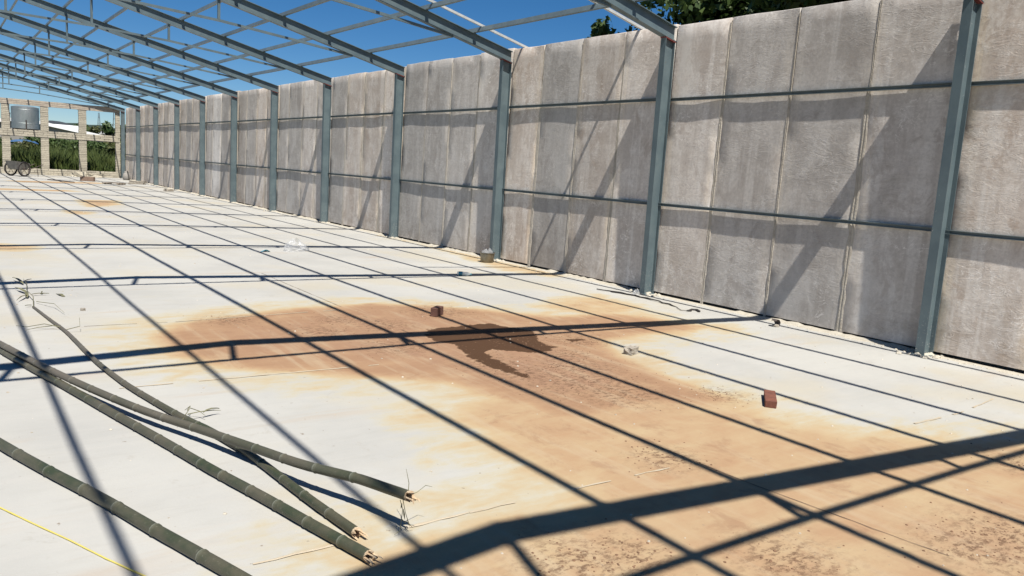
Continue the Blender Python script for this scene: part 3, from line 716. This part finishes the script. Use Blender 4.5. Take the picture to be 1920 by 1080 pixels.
# tip twigs and leaves on the slender pole
tip = Vector(P4[0])
twig(b4, [tip+Vector((.0,-.05,.01)), Vector((.80,9.8,.06)), Vector((.78,10.3,.05)), Vector((.83,10.9,.03)), Vector((.83,11.4,.02))], .004)
for (x, y), (dx, dy), ln, w in [((.80,11.0),(-.18,1),.62,.035), ((.78,10.3),(-.25,1),.5,.04), ((.76,10.0),(.05,.9),.45,.035), ((.82,10.2),(1,.1),.18,.02), ((.9,10.2),(1,.0),.12,.014), ((.78,10.15),(-.35,-1),.55,.022), ((.76,9.5),(-.8,-.3),.09,.014), ((.92,10.25),(.15,1),.16,.014), ((.83,11.2),(.4,.6),.2,.02)]:
    leafy(b4, (x, y, .012), (dx, dy, .03), ln*.75, w*.55, .08)
for pts in ([(.82,9.7,.02),(.95,9.35,.05),(1.0,8.95,.02)], [(.9,8.1,.02),(1.02,8.05,.06),(1.03,8.15,.12)], [(.88,8.2,.03),(.76,8.3,.05),(.62,8.35,.02),(.55,8.5,.01)], [(.86,8.3,.03),(.70,8.25,.03),(.6,8.2,.02)]): twig(b4, [Vector(p) for p in pts], .003)
# dry tendrils
j = at4(L4*.685)
for pts in ([(0,0,.02),(.05,.06,.05),(.10,.03,.03),(.12,-.03,.015)], [(.02,0,.03),(.09,.02,.03),(.19,.05,.02),(.24,.05,.012)], [(0,0,.02),(-.03,-.06,.01),(-.07,-.10,.006)], [(.03,.05,.04),(.06,.10,.05),(.03,.12,.02)]):
    twig(b4, [j+Vector(p)-Vector((0,0,.006)) for p in pts], .003)
leafy(b4, j+Vector((.12,.02,.01)), (1,.35,0), .12, .010)
e3 = at3(L3)
for pts in ([(0,0,0),(.03,.05,.04),(.04,.10,.09)], [(0,0,0),(.06,.02,.0),(.11,.03,.02),(.13,.0,.02)], [(-.03,.02,-.02),(-.025,.0,-.06),(-.035,-.01,-.10),(-.045,-.02,-.15),(-.07,-.01,-.172)], [(-.02,.01,-.02),(-.01,0,-.08),(.0,-.02,-.13),(.035,.0,-.165)], [(-.035,-.01,-.10),(-.01,.0,-.13),(.01,.01,-.12)]):
    twig(b3, [e3+Vector(p) for p in pts], .0017)
for p, d, ln in [((-.022,0,-.06),(.1,-.2,-1),.05), ((-.0,0,-.11),(.3,-.1,-1),.045), ((-.03,0,-.03),(-.2,0,-1),.025)]:
    pp = e3+Vector(p); m = MB(); m.tube([pp, pp+Vector(d).normalized()*ln*.5, pp+Vector(d).normalized()*ln], [.002,.006,.001], 5, squash=.5); build('leaf', m, M_leafdry, b3)
ST = [(-.02,4.72),(.069,4.46),(.185,4.19),(.293,3.94),(.41,3.681),(.518,3.441),(.619,3.219),(.699,3.038),(.8,2.75)]
tag(build('yellow_string', MB().tube([(x + .004*math.sin(i*2.1), y, .0045) for i, (x, y) in enumerate(ST)], .0038, 6), M_yellow, smooth=True), 'thin yellow string stretched over the floor in the bottom left corner', 'string')

# ---------------------------------------------------------------- litter on the floor
def rock(name, c, e, rot, mat, label, cat, seed, jit=.12, group=None):
    import bmesh
    r = random.Random(seed); b = bmesh.new(); bmesh.ops.create_cube(b, size=1); bmesh.ops.subdivide_edges(b, edges=b.edges, cuts=2, use_grid_fill=True)
    for v in b.verts:
        v.co = Vector((v.co.x*e[0], v.co.y*e[1], v.co.z*e[2])); v.co *= (1 - .12*max(0, (v.co.length/(Vector(e).length/2)) - .75))
        v.co += Vector((r.uniform(-1, 1)*e[0], r.uniform(-1, 1)*e[1], r.uniform(-1, 1)*e[2]))*jit*.5
        v.co.z = max(v.co.z, -e[2]/2)
    me = bpy.data.meshes.new(name); b.to_mesh(me); b.free(); me.materials.append(mat)
    o = link(name, me, None, (c[0], c[1], c[2]+e[2]/2), (0, 0, rot)); return tag(o, label, cat, group)
def brickobj(c, e, rot, mat, label, tilt=0):
    m = MB(); m.cbox((0,0,0), e, .004); me = fixn(m.mesh('brick', mat))
    for v in me.vertices: v.co += Vector((random.uniform(-1,1), random.uniform(-1,1), random.uniform(-1,1)))*.0018
    o = link('brick', me, None, (c[0], c[1], c[2]+e[2]/2+.001), (0, tilt, rot)); return tag(o, label, 'brick')
brickobj((5.36,3.70,0), (.36,.088,.055), math.radians(38), M_brick, 'red brick lying flat on the pale floor near the right edge')
brickobj((4.66,7.78,0), (.085,.20,.10), math.radians(-52), M_brickdark, 'small dark brick on edge on the brown stain near the puddle')
rock('rubble_lump', (5.49,5.42,0), (.15,.09,.07), .3, M_chunk, 'small grey lump of concrete right of the puddle', 'rubble', 4)
# curled leaf of rubber by the wall
cl = thing('curled_scrap', 'brown curled scrap by the wall foot, at the end of the frame shadow', 'scrap', (8.40,5.84,0))
m = MB(); m.loft([[(-.02+.055*math.cos(q)+.006*math.sin(7*q), .09*v-.045+.02*math.sin(q*2)*v, .046+.05*math.sin(q)) for v in (0, .35, .7, 1)] for q in [-1.2+3.6*i/9 for i in range(10)]], False, False); build('curl', m, M_rust, cl, fix=False)
lm_ = MB(); lump(lm_, (.0,.0,-.002), .05, random.Random(2), .8, 8); build('clod', lm_, M_chunk, cl)
# black strap
ST2 = [(8.12,8.86),(8.16,8.75),(8.22,8.66),(8.20,8.58),(8.25,8.46),(8.25,8.34),(8.29,8.20),(8.27,8.08),(8.30,7.96),(8.26,7.84),(8.27,7.70),(8.22,7.58),(8.24,7.47),(8.19,7.38),(8.18,7.28),(8.08,7.15),(8.04,7.07),(8.06,7.0),(8.11,6.98),(8.17,7.02),(8.22,7.05),(8.26,7.0),(8.22,6.90)]
wd = [.010]*3 + [.016]*6 + [.011]*5 + [.005]*4 + [.02]*5
m = MB(); m.tube([(x+random.uniform(-.012,.012), y, .008+.010*random.random()) for x, y in ST2], [w*random.uniform(.8,1.2) for w in wd], 6, squash=.8)
tag(build('black_strap', m, M_black, smooth=True), 'crumpled black strap along the wall foot near the second column from the right', 'strap')
# crumpled film scrap at the foot of the second column
def film(name, c, e, rot, seed, mat, label, cat, n=14):
    r = random.Random(seed); m = MB(); rings = []
    for i in range(n+1):
        v = i/n; ring = []
        for j in range(n*2):
            th = 2*math.pi*j/(n*2); q = 1 + .32*mnoise.noise(Vector((math.cos(th)*2.1+seed, math.sin(th)*2.1, v*2.7))) + .16*mnoise.noise(Vector((math.cos(th)*5, math.sin(th)*5+seed, v*6)))
            rad = math.sin(math.pi*(.04+.96*v)/1.0*.52)**.6 if v < 1 else 1
            ring.append((e[0]/2*rad*q*math.cos(th), e[1]/2*rad*q*math.sin(th), max(.002, e[2]*(1-v)*(1 + .5*mnoise.noise(Vector((math.cos(th)*1.7, math.sin(th)*1.7+seed, 3)))))))
        rings.append(ring)
    m.loft(rings, False); return tag(build(name, m, mat, None, c, (0,0,rot), fix=False), label, cat)
film('plastic_bag', (5.40,14.22,0), (.46,.30,.20), .1, 5, M_film, 'crumpled clear plastic bag on the pale floor', 'plastic bag')
film('plastic_scrap', (8.38,8.27,0), (.13,.10,.09), .1, 8, M_film, 'small clear plastic scrap at the foot of the second column from the right', 'plastic scrap', 8)
# teal wrapper
m = MB(); m.loft([[(-.08+.16*u, -.05+.1*v, .006+.03*math.sin(3.1*u)*(1+math.sin(5*v+3*u))*.7) for v in [0,.33,.66,1]] for u in [0,.2,.4,.6,.8,1]], False, False)
tag(build('teal_wrapper', m, M_teal, None, (4.79,14.13,0), fix=False), 'small teal plastic wrapper left of the clear plastic bag', 'wrapper')
# bottle
bt = thing('plastic_bottle', 'crushed clear plastic bottle with blue label lying on a shadow line', 'bottle', (6.83,10.63,.036), (0, math.radians(90), math.radians(-38)))
build('bottle_body', MB().lathe([(.0,-.10),(.030,-.10),(.033,-.09),(.030,-.05),(.033,-.01),(.029,.02),(.033,.05),(.026,.08),(.012,.105),(.012,.118)], n=14), M_bottle, bt, smooth=True, fix=False)
build('label_band', MB().lathe([(.0335,-.075),(.0345,-.07),(.0345,-.02),(.0335,-.015)], n=14), M_teal, bt, smooth=True, fix=False)
build('cap', MB().lathe([(.0145,.112),(.0145,.13),(0,.131)], n=12), M_teal, bt, fix=False)
# pot at the third column
pt = thing('metal_pot', 'dull metal pot with crumpled film, at the foot of the third column from the right', 'pot', (8.33,12.17,0))
build('pot_body', MB().lathe([(.0,.004),(.115,.004),(.125,.02),(.135,.17),(.15,.178),(.15,.185),(.128,.183),(.118,.03),(.0,.022)], n=28), M_pot, pt, smooth=True, fix=False)
pt.children[0].data.set_sharp_from_angle(angle=.7)
ff = film('crumpled_film', (8.33,12.17,.14), (.24,.22,.11), 0, 3, M_film, 'crumpled clear film stuffed in the metal pot', 'plastic film', 8)
# crumbs and pebbles
m = MB(); rr = random.Random(21)
dl = DIRT[:]
for i in range(1500):
    x, y, r_ = rr.choice(dl); lump(m, (x+rr.gauss(0, r_*.8), y+rr.gauss(0, r_*.8), -.001), rr.uniform(.002, .008), rr, .8, 5)
o = stuff(build('mud_crumbs', m, simple('mud_crumb', (.21,.12,.07), (.13,.075,.045), 30, .95, world=True), fix=False)); o['label'] = 'dry brown mud crumbs scattered over the stained floor'
m = MB()
for i in range(420):
    x = rr.uniform(.3, 8.6); y = 1.5 + 24*rr.random()**1.5; lump(m, (x, y, -.001), rr.uniform(.003, .009)*(1+y/18), rr, .8, 5)
o = stuff(build('cement_crumbs', m, simple('cement_crumb', (.50,.46,.38), (.26,.22,.17), 20, .95, world=True), fix=False)); o['label'] = 'small cement crumbs scattered over the pale floor'
rock('pale_pebble', (1.19,9.15,0), (.045,.04,.026), 0, M_chunk, 'small pale pebble on the floor beyond the thin bamboo tip', 'pebble', 9, .1)
leafm = MB(); leafm.loft([[(-.015,0,.004),(.015,0,.004)],[(-.02,.1,.02),(.02,.1,.02)],[(0,.24,.004),(.004,.24,.004)]], False, False)
tag(build('fallen_leaf', leafm, M_leafdry, None, (1.12,10.05,0), (0,0,.25), fix=False), 'single dry bamboo leaf lying by itself on the white floor', 'leaf')
for i, (x, y, dx, dy, ln) in enumerate([(8.05,10.9,.5,.2,.3),(6.72,4.35,.25,-.12,.3),(6.2,3.0,.2,-.1,.25)]): pass

# ---------------------------------------------------------------- things at the far end
wb = thing('concrete_barrow', 'grey two-wheeled concrete barrow parked before the block end wall', 'wheelbarrow', (3.30,46.75,0), (0,0,math.radians(38)))
def wheel(loc):
    w = link('wheel', None, wb, loc, None); w.empty_display_size = .1
    m = MB(); n = 28; R_, r_ = .345, .030
    m.loft([[(R_+r_*math.cos(q))*math.cos(2*math.pi*j/n) if 0 else 0 for q in ()] for j in range(0)], False) if 0 else None
    rings = [[((R_+r_*math.cos(2*math.pi*q/8))*math.cos(2*math.pi*j/n), r_*math.sin(2*math.pi*q/8), (R_+r_*math.cos(2*math.pi*q/8))*math.sin(2*math.pi*j/n)) for q in range(8)] for j in range(n+1)]
    m.loft(rings, False); build('tyre', m, M_black, w, smooth=True)
    m = MB(); rings = [[((.30+.014*math.cos(2*math.pi*q/6))*math.cos(2*math.pi*j/n), .016*math.sin(2*math.pi*q/6), (.30+.014*math.cos(2*math.pi*q/6))*math.sin(2*math.pi*j/n)) for q in range(6)] for j in range(n+1)]
    m.loft(rings, False); build('rim', m, M_rust, w)
    m = MB()
    for q in range(6): a = 2*math.pi*q/6; m.tube([(.03*math.cos(a),0,.03*math.sin(a)), (.30*math.cos(a),0,.30*math.sin(a))], .011, 5)
    m.loft([[(.045*math.cos(2*math.pi*j/10), yy, .045*math.sin(2*math.pi*j/10)) for j in range(10)] for yy in (-.05,.05)]); build('spokes', m, M_rust, w)
wheel((0,-.42,.375)); wheel((0,.42,.375))
build('axle', MB().loft([[(.02*math.cos(2*math.pi*j/8), yy, .375+.02*math.sin(2*math.pi*j/8)) for j in range(8)] for yy in (-.42,.42)]), M_rust, wb)
tm_ = MB()
outer = [[(-.26,-.28,.36),(.26,-.28,.32),(.26,.28,.32),(-.26,.28,.36)], [(-.40,-.33,.76),(.44,-.33,.66),(.44,.33,.66),(-.40,.33,.76)]]
inner = [[(-.38,-.31,.76),(.42,-.31,.66),(.42,.31,.66),(-.38,.31,.76)], [(-.24,-.26,.39),(.24,-.26,.35),(.24,.26,.35),(-.24,.26,.39)]]
tm_.loft(outer + inner, True); build('tub', tm_, simple('barrow_steel', (.11,.105,.095), (.17,.16,.14), 6, .75, .3, .005), wb)
for sy in (-1, 1):
    build('handle', MB().tube([(.35,sy*.3,.36),(.75,sy*.3,.46),(1.25,sy*.28,.62)], .02, 6), M_rust, wb)
    build('rest_leg', MB().tube([(.86,sy*.3,.50),(.92,sy*.3,.02)], .016, 6), M_rust, wb)
build('rest_bar', MB().tube([(.92,-.3,.20),(.92,.3,.20)], .014, 6), M_rust, wb)
tag(build('dark_plank', MB().cbox((0,0,.02), (2.1,.14,.04), .004), M_rust, None, (4.72,42.6,0), (0,0,math.radians(-68))), 'long dark plank lying on the floor before the end wall', 'plank')
tag(build('brown_block', MB().cbox((0,0,.11), (.62,.24,.22), .01), simple('brown_block', (.24,.165,.12), (.18,.12,.09), 9, .9), None, (6.02,43.9,0), (0,0,math.radians(-30))), 'brown block on the floor before the middle pier of the end wall', 'block')
sp = thing('small_pallet', 'small dark slatted frame lying on the floor near the far end', 'frame', (6.75,41.2,0), (0,0,math.radians(-36)))
for q in (-.28, 0, .28): build('slat', MB().box(-.40,.40,q-.07,q+.07,.06,.085), M_wood, sp)
for q in (-.33, .33): build('bearer', MB().box(q-.04,q+.04,-.36,.36,.0,.0595), M_wood, sp)
rock('rubble_lump', (8.0,42.5,0), (.75,.30,.16), -.6, M_chunk, 'flat pale lump of rubble on the floor near the farthest columns', 'rubble', 14)
rock('rubble_lump', (8.05,36.2,0), (.36,.22,.10), .4, M_chunk, 'small tan lump of rubble beside the far stretch of wall', 'rubble', 15)
rock('rubble_heap', (6.35,49.6,0), (.55,.4,.26), .2, M_block, 'heap of broken blocks against the middle pier of the end wall', 'rubble heap', 16, .25)
rock('rubble_heap', (7.2,49.6,0), (.7,.4,.2), .0, M_block, 'low heap of broken blocks at the last bay of the end wall', 'rubble heap', 17, .25)
sk = thing('white_sack', 'white sack slumped against the wall by the farthest column', 'sack', (8.42,47.6,0))
build('sack_body', MB().lathe([(.0,.0),(.16,.01),(.2,.1),(.19,.25),(.15,.36),(.09,.42),(.12,.48),(.06,.46),(.0,.4)], n=14), M_shedwall, sk, smooth=True)

# ---------------------------------------------------------------- beyond the end wall
def leafcloud(centres, n, size, seed, mat, name, parent, flat=1.0, elong=1.0):
    """many separate leaf faces scattered in clumps"""
    g = np.random.default_rng(seed); C_ = np.array([c[:3] for c in centres]); Rr = np.array([c[3] for c in centres]); w = Rr**2.2; w /= w.sum()
    i = g.choice(len(C_), n, p=w); d = g.normal(size=(n, 3)); d /= np.linalg.norm(d, axis=1)[:, None]
    rad = Rr[i] * (g.random(n)**.45) * (1 + .25*np.sin(d[:, 0]*5+i) * np.cos(d[:, 2]*6+i*1.7))
    p = C_[i] + d * rad[:, None] * np.array([1, 1, flat])
    a = g.normal(size=(n, 3)); a /= np.linalg.norm(a, axis=1)[:, None]; b = np.cross(a, d + .3*g.normal(size=(n, 3))); b /= (np.linalg.norm(b, axis=1)[:, None]+1e-6)
    s = size * (.6 + .8*g.random(n))[:, None]
    v = np.stack([p - a*s*elong, p + b*s*.5, p + a*s*elong, p - b*s*.5], 1).reshape(-1, 3)
    me = bpy.data.meshes.new(name); me.vertices.add(4*n); me.vertices.foreach_set('co', v.ravel().astype(np.float32))
    me.loops.add(4*n); me.loops.foreach_set('vertex_index', np.arange(4*n, dtype=np.int32)); me.polygons.add(n)
    me.polygons.foreach_set('loop_start', np.arange(0, 4*n, 4, dtype=np.int32)); me.polygons.foreach_set('loop_total', np.full(n, 4, np.int32))
    me.materials.append(mat); me.update(calc_edges=True)
    at = me.attributes.new('tone', 'FLOAT', 'POINT'); at.data.foreach_set('value', np.repeat(np.clip(g.random(n)*.7 + .3*np.sin(i*2.7)**2, 0, 1), 4).astype(np.float32))
    return link(name, me, parent)
def tree(label, x, y, h, cr, seed, n=9000, size=.13, mat=None, low=.35, ngroup=11, cat='tree', tname='tree', group=None, squash=.8, base=-.2):
    r = random.Random(seed); t = thing(tname, label, cat, (x, y, base), None, group)
    m = MB(); top = Vector((r.uniform(-.2, .2)*cr*.4, r.uniform(-.2, .2)*cr*.4, h*.8)); tr = max(.04, h*.022)
    m.tube([(0,0,0), top*.35+Vector((.05*cr,0,0)), top*.7, top], [tr*1.3, tr, tr*.65, tr*.2], 7)
    cs = []
    for q in range(ngroup):
        a = r.uniform(0, 6.28); rr_ = cr*math.sqrt(r.random())*.78; hh = h*(low + (1-low)*(.12 + .76*r.random()))
        hh = min(hh, h - .25*cr - (rr_/cr)**2*cr*.5); c = (rr_*math.cos(a), rr_*math.sin(a), hh, cr*r.uniform(.28, .46)); cs.append(c)
        s0 = top*r.uniform(.3, .75); m.tube([s0, (s0+Vector(c[:3]))/2+Vector((0,0,.12*cr)), Vector(c[:3])], [tr*.5, tr*.3, tr*.1], 5)
    build('trunk', m, M_bark, t, smooth=True); leafcloud(cs, n, size, seed, mat or M_leaf, 'crown', t, squash); return t
tree('big dark green tree behind the panel wall, leftmost, against the sky', 17.2, 14.2, 10.5, 3.0, 31, 26000, .12, low=.3, ngroup=22, group='dark trees behind the panel wall')
tree('dark green tree rising behind the wall, right of the big tree', 17.0, 10.6, 10.0, 3.0, 32, 24000, .12, M_leaf, low=.3, ngroup=20, group='dark trees behind the panel wall')
tree('dull olive tree behind the wall between two darker trees at upper right', 15.4, 8.6, 7.6, 2.4, 33, 16000, .11, M_leaf2, low=.35, ngroup=15, group='dark trees behind the panel wall')
tree('dark tree rising behind the wall nearest the right edge', 18.5, 6.4, 11.0, 3.4, 34, 20000, .13, M_leaf, low=.3, ngroup=18, group='dark trees behind the panel wall')
tree('young tree whose small tip shows alone above the wall against the sky', 16.0, 18.75, 6.75, 1.0, 35, 2600, .10, M_leaf, low=.5, ngroup=8, tname='sapling', cat='sapling', squash=1.1)
tree('olive bush top showing above the wall left of the second column', 16.4, 17.15, 6.0, .8, 36, 2200, .10, M_leaf2, low=.5, ngroup=8, tname='sapling', cat='sapling')

# tall grass field beyond the openings
def grass(seed, n, x0, x1, y0, y1, h0, h1, name, label):
    g = np.random.default_rng(seed); x = g.uniform(x0, x1, n); y = y0 + (y1-y0)*g.random(n)**1.3
    cl = .5 + .5*np.sin(x*1.9+np.sin(y*1.3)*2)*np.cos(y*.9+x*.7); h = (h0 + (h1-h0)*g.random(n))*(.55+.6*cl)*(1+(y-y0)/(y1-y0)*.3)
    a = g.uniform(0, 6.28, n); w = .012+.016*g.random(n); dx = np.cos(a)*w; dy = np.sin(a)*w; lx = g.normal(0, .22, n)*h; ly = g.normal(0, .22, n)*h; zb = np.full(n, -.19)
    v = np.stack([np.stack([x-dx, y-dy, zb], 1), np.stack([x+dx, y+dy, zb], 1), np.stack([x+lx*.4+dx*.9, y+ly*.4+dy*.9, zb+h*.6], 1), np.stack([x+lx, y+ly, zb+h], 1), np.stack([x+lx*.4-dx*.9, y+ly*.4-dy*.9, zb+h*.6], 1)], 1).reshape(-1, 3)
    me = bpy.data.meshes.new(name); me.vertices.add(5*n); me.vertices.foreach_set('co', v.ravel().astype(np.float32)); me.loops.add(5*n); me.loops.foreach_set('vertex_index', np.arange(5*n, dtype=np.int32))
    me.polygons.add(n); me.polygons.foreach_set('loop_start', np.arange(0, 5*n, 5, dtype=np.int32)); me.polygons.foreach_set('loop_total', np.full(n, 5, np.int32)); me.materials.append(M_grass); me.update(calc_edges=True)
    at = me.attributes.new('tone', 'FLOAT', 'POINT'); at.data.foreach_set('value', np.repeat(np.clip(g.random(n)*.6+.4*cl, 0, 1), 5).astype(np.float32))
    o = stuff(link(name, me)); o['label'] = label
grass(41, 60000, -3, 14, 51.6, 67, .55, 1.55, 'tall_grass', 'tall green grass in the field beyond the block end wall')
for i, (x, y, h, r_, mt) in enumerate([(9.3,69,2.75,1.9,M_leaf),(7.2,71,2.7,1.7,M_leaf),(11.9,68.5,2.65,1.8,M_leaf2),(4.2,72,2.55,1.6,M_leaf),(10.5,61.5,2.2,1.0,M_leaf2),(5.0,64.2,2.0,1.1,M_leaf2)]):
    tree(['dark green bush directly below the white shed gable','low dark bush left of the shed gable bush','dull bush by the last window bay','low bush below the silver tank','small pale bush in the field before the last bay','low bush in front of the blue tarpaulin stack'][i], x, y, h, r_, 50+i, 7000, .11, mt, low=.1, ngroup=16, cat='bush', tname='bush', group='bushes beyond the end wall')
# blue tarpaulin sheet over a mound
m = MB(); rings = []
for i in range(9):
    u = i/8; rings.append([(-.95+1.9*u, -.5+1.0*v, 1.52 + .26*math.sin(math.pi*u)**.7*math.sin(math.pi*(.15+.7*v))**.8 + .16*mnoise.noise(Vector((u*5, v*4, 2)))) for v in [q/6 for q in range(7)]])
bt_ = thing('blue_tarpaulin_stack', 'blue tarpaulin over a stack in the field, seen under the silver tank', 'tarpaulin', (5.05,66.5,0.1))
m.loft(rings, False, False); build('tarpaulin', m, M_blue, bt_, fix=False, smooth=True)
build('stack', MB().cbox((0,0,.66), (1.7,.9,1.66), .03), M_darkroof, bt_)
# white-roofed shed with a grey gable
sd = thing('white_roofed_shed', 'grey gable shed with bright white roof edge beyond the end wall', 'shed', (0,84,0))
rp, rz, re, le = 6.4, 3.95, 13.9, -1.5
def rz_at(x): return rz - .172*abs(x-rp)
m = MB(); m.loft([[(le+.3,y,-.19),(re-.35,y,-.19),(re-.35,y,rz_at(re-.35)-.3),(rp,y,rz-.3),(le+.3,y,rz_at(le+.3)-.3)] for y in (.3, 14)]); build('wall', m, M_shedwall, sd)
for sx, xe in ((1, re), (-1, le)):
    m = MB(); m.loft([[(rp,y,rz-.02),(xe,y,rz_at(xe)-.02),(xe,y,rz_at(xe)-.31),(rp,y,rz-.31)] for y in (0, 14.3)]); o = build('roof', m, M_roofwhite, sd)
s2 = thing('long_white_shed', 'long low shed with white roof behind the gable shed', 'shed', (0,104,0))
build('wall', MB().box(10.6,13.6,0.3,8,-.19,3.4), M_darkroof, s2); m = MB(); m.loft([[(10.3,0,3.55),(10.3,4.2,4.05),(10.3,8.3,3.55),(10.3,8.3,3.45),(10.3,4.2,3.95),(10.3,0,3.45)],[(13.9,0,3.5),(13.9,4.2,4.0),(13.9,8.3,3.5),(13.9,8.3,3.4),(13.9,4.2,3.9),(13.9,0,3.4)]]); build('roof', m, M_roofwhite, s2)
# arched dark barn on the hill
bn = thing('dark_arched_barn', 'dark barn with curved roof on the skyline left of the wooded hill', 'barn', (17.2,165,1.5))
m = MB(); m.loft([[(-3.4,y,0),(3.4,y,0)]+[(3.7*math.cos(math.pi*q/10), y, 3.1+1.25*math.sin(math.pi*q/10)) for q in range(11)] for y in (0, 8)]); build('hall', m, M_darkroof, bn)
hs = thing('cream_hillside_house', 'small cream house among trees on the distant hill', 'house', (33.2,212,2.2))
build('wall', MB().box(-2.3,2.3,0,4,0,2.6), M_housewall, hs); m = MB(); m.loft([[(-2.7,y,2.58),(2.7,y,2.58),(0,y,3.9)] for y in (-.3,4.3)]); build('roof', m, M_roofwhite, hs)
for dx in (-1.2, .0, 1.2):
    w_ = build('window', MB().box(dx-.3,dx+.3,-.03,.0,.9,1.9), M_darkroof, hs)
# hills
def hill(seed, y0, dpt, hmax, name, x0, x1):
    n, k = 140, 12; vs = []; r = random.Random(seed)
    for j in range(k):
        v = j/(k-1)
        for i in range(n):
            u = i/(n-1); x = x0+(x1-x0)*u; y = y0 + dpt*v
            h = hmax*(math.sin(math.pi*min(v*.9+.0, 1))**.8)*(.62+.5*mnoise.noise(Vector((x*.011+seed, .3, 0)))) + (1.6*mnoise.noise(Vector((x*.13, y*.13, seed)))+.9*mnoise.noise(Vector((x*.4, y*.4, seed))) if 0 < j < k-1 else 0)
            vs.append((x, y, h-.6 if 0 < j < k-1 else -1.2))
    m = MB(); m.add(vs, [(j*n+i, j*n+i+1, (j+1)*n+i+1, (j+1)*n+i) for j in range(k-1) for i in range(n-1)])
    return struct(build(name, m, M_hill, smooth=True))
hill(3, 230, 260, 16, 'hill', -160, 420); hill(8, 700, 500, 40, 'hill', -500, 1500)
# belt of trees between the sheds and the hill
rr = random.Random(77); k_ = 0
kinds = ['rounded dark tree in the belt behind the sheds', 'broad tree in the belt behind the sheds', 'dull green tree in the belt behind the sheds']
for i in range(15):
    x = 11.5 + i*2.5 + rr.uniform(-.8, .8); y = 122 + rr.uniform(-8, 26); h = rr.uniform(4.6, 6.1)*(y/125)
    wh = 'left end' if i < 1 else None
    t = tree(f'{["dark","dull","broad"][i%3]} green tree behind the sheds, {ordinal(min(i,13)) if i < 14 else "last"} from the left', x, y, h, rr.uniform(1.8, 2.6), 100+i, 1600, .26, [M_leaf, M_leaf2, M_leaf][i % 3], low=.15, ngroup=9, group='belt of trees behind the sheds')
# two thin pylons on the skyline
for q, (x, y, h) in enumerate(((49.5,300,16.0),(44.8,300,13.0))):
    py = thing('thin_mast', ['taller thin lattice mast on the distant hill', 'shorter thin mast on the distant hill'][q], 'mast', (x, y, 0), None, 'masts on the distant hill')
    m = MB()
    for sx, sy in ((-1,-1),(1,-1),(1,1),(-1,1)): m.bar((sx*.8, sy*.8, 0), (sx*.12, sy*.12, h), .07, .07)
    for z_ in range(1, int(h), 2):
        w_ = .8-.68*z_/h; m.bar((-w_,-w_,z_), (w_,-w_,z_+1.0), .04, .04); m.bar((w_,w_,z_), (-w_,w_,z_+1.0), .04, .04)
    build('lattice', m, M_rust, py, fix=False)
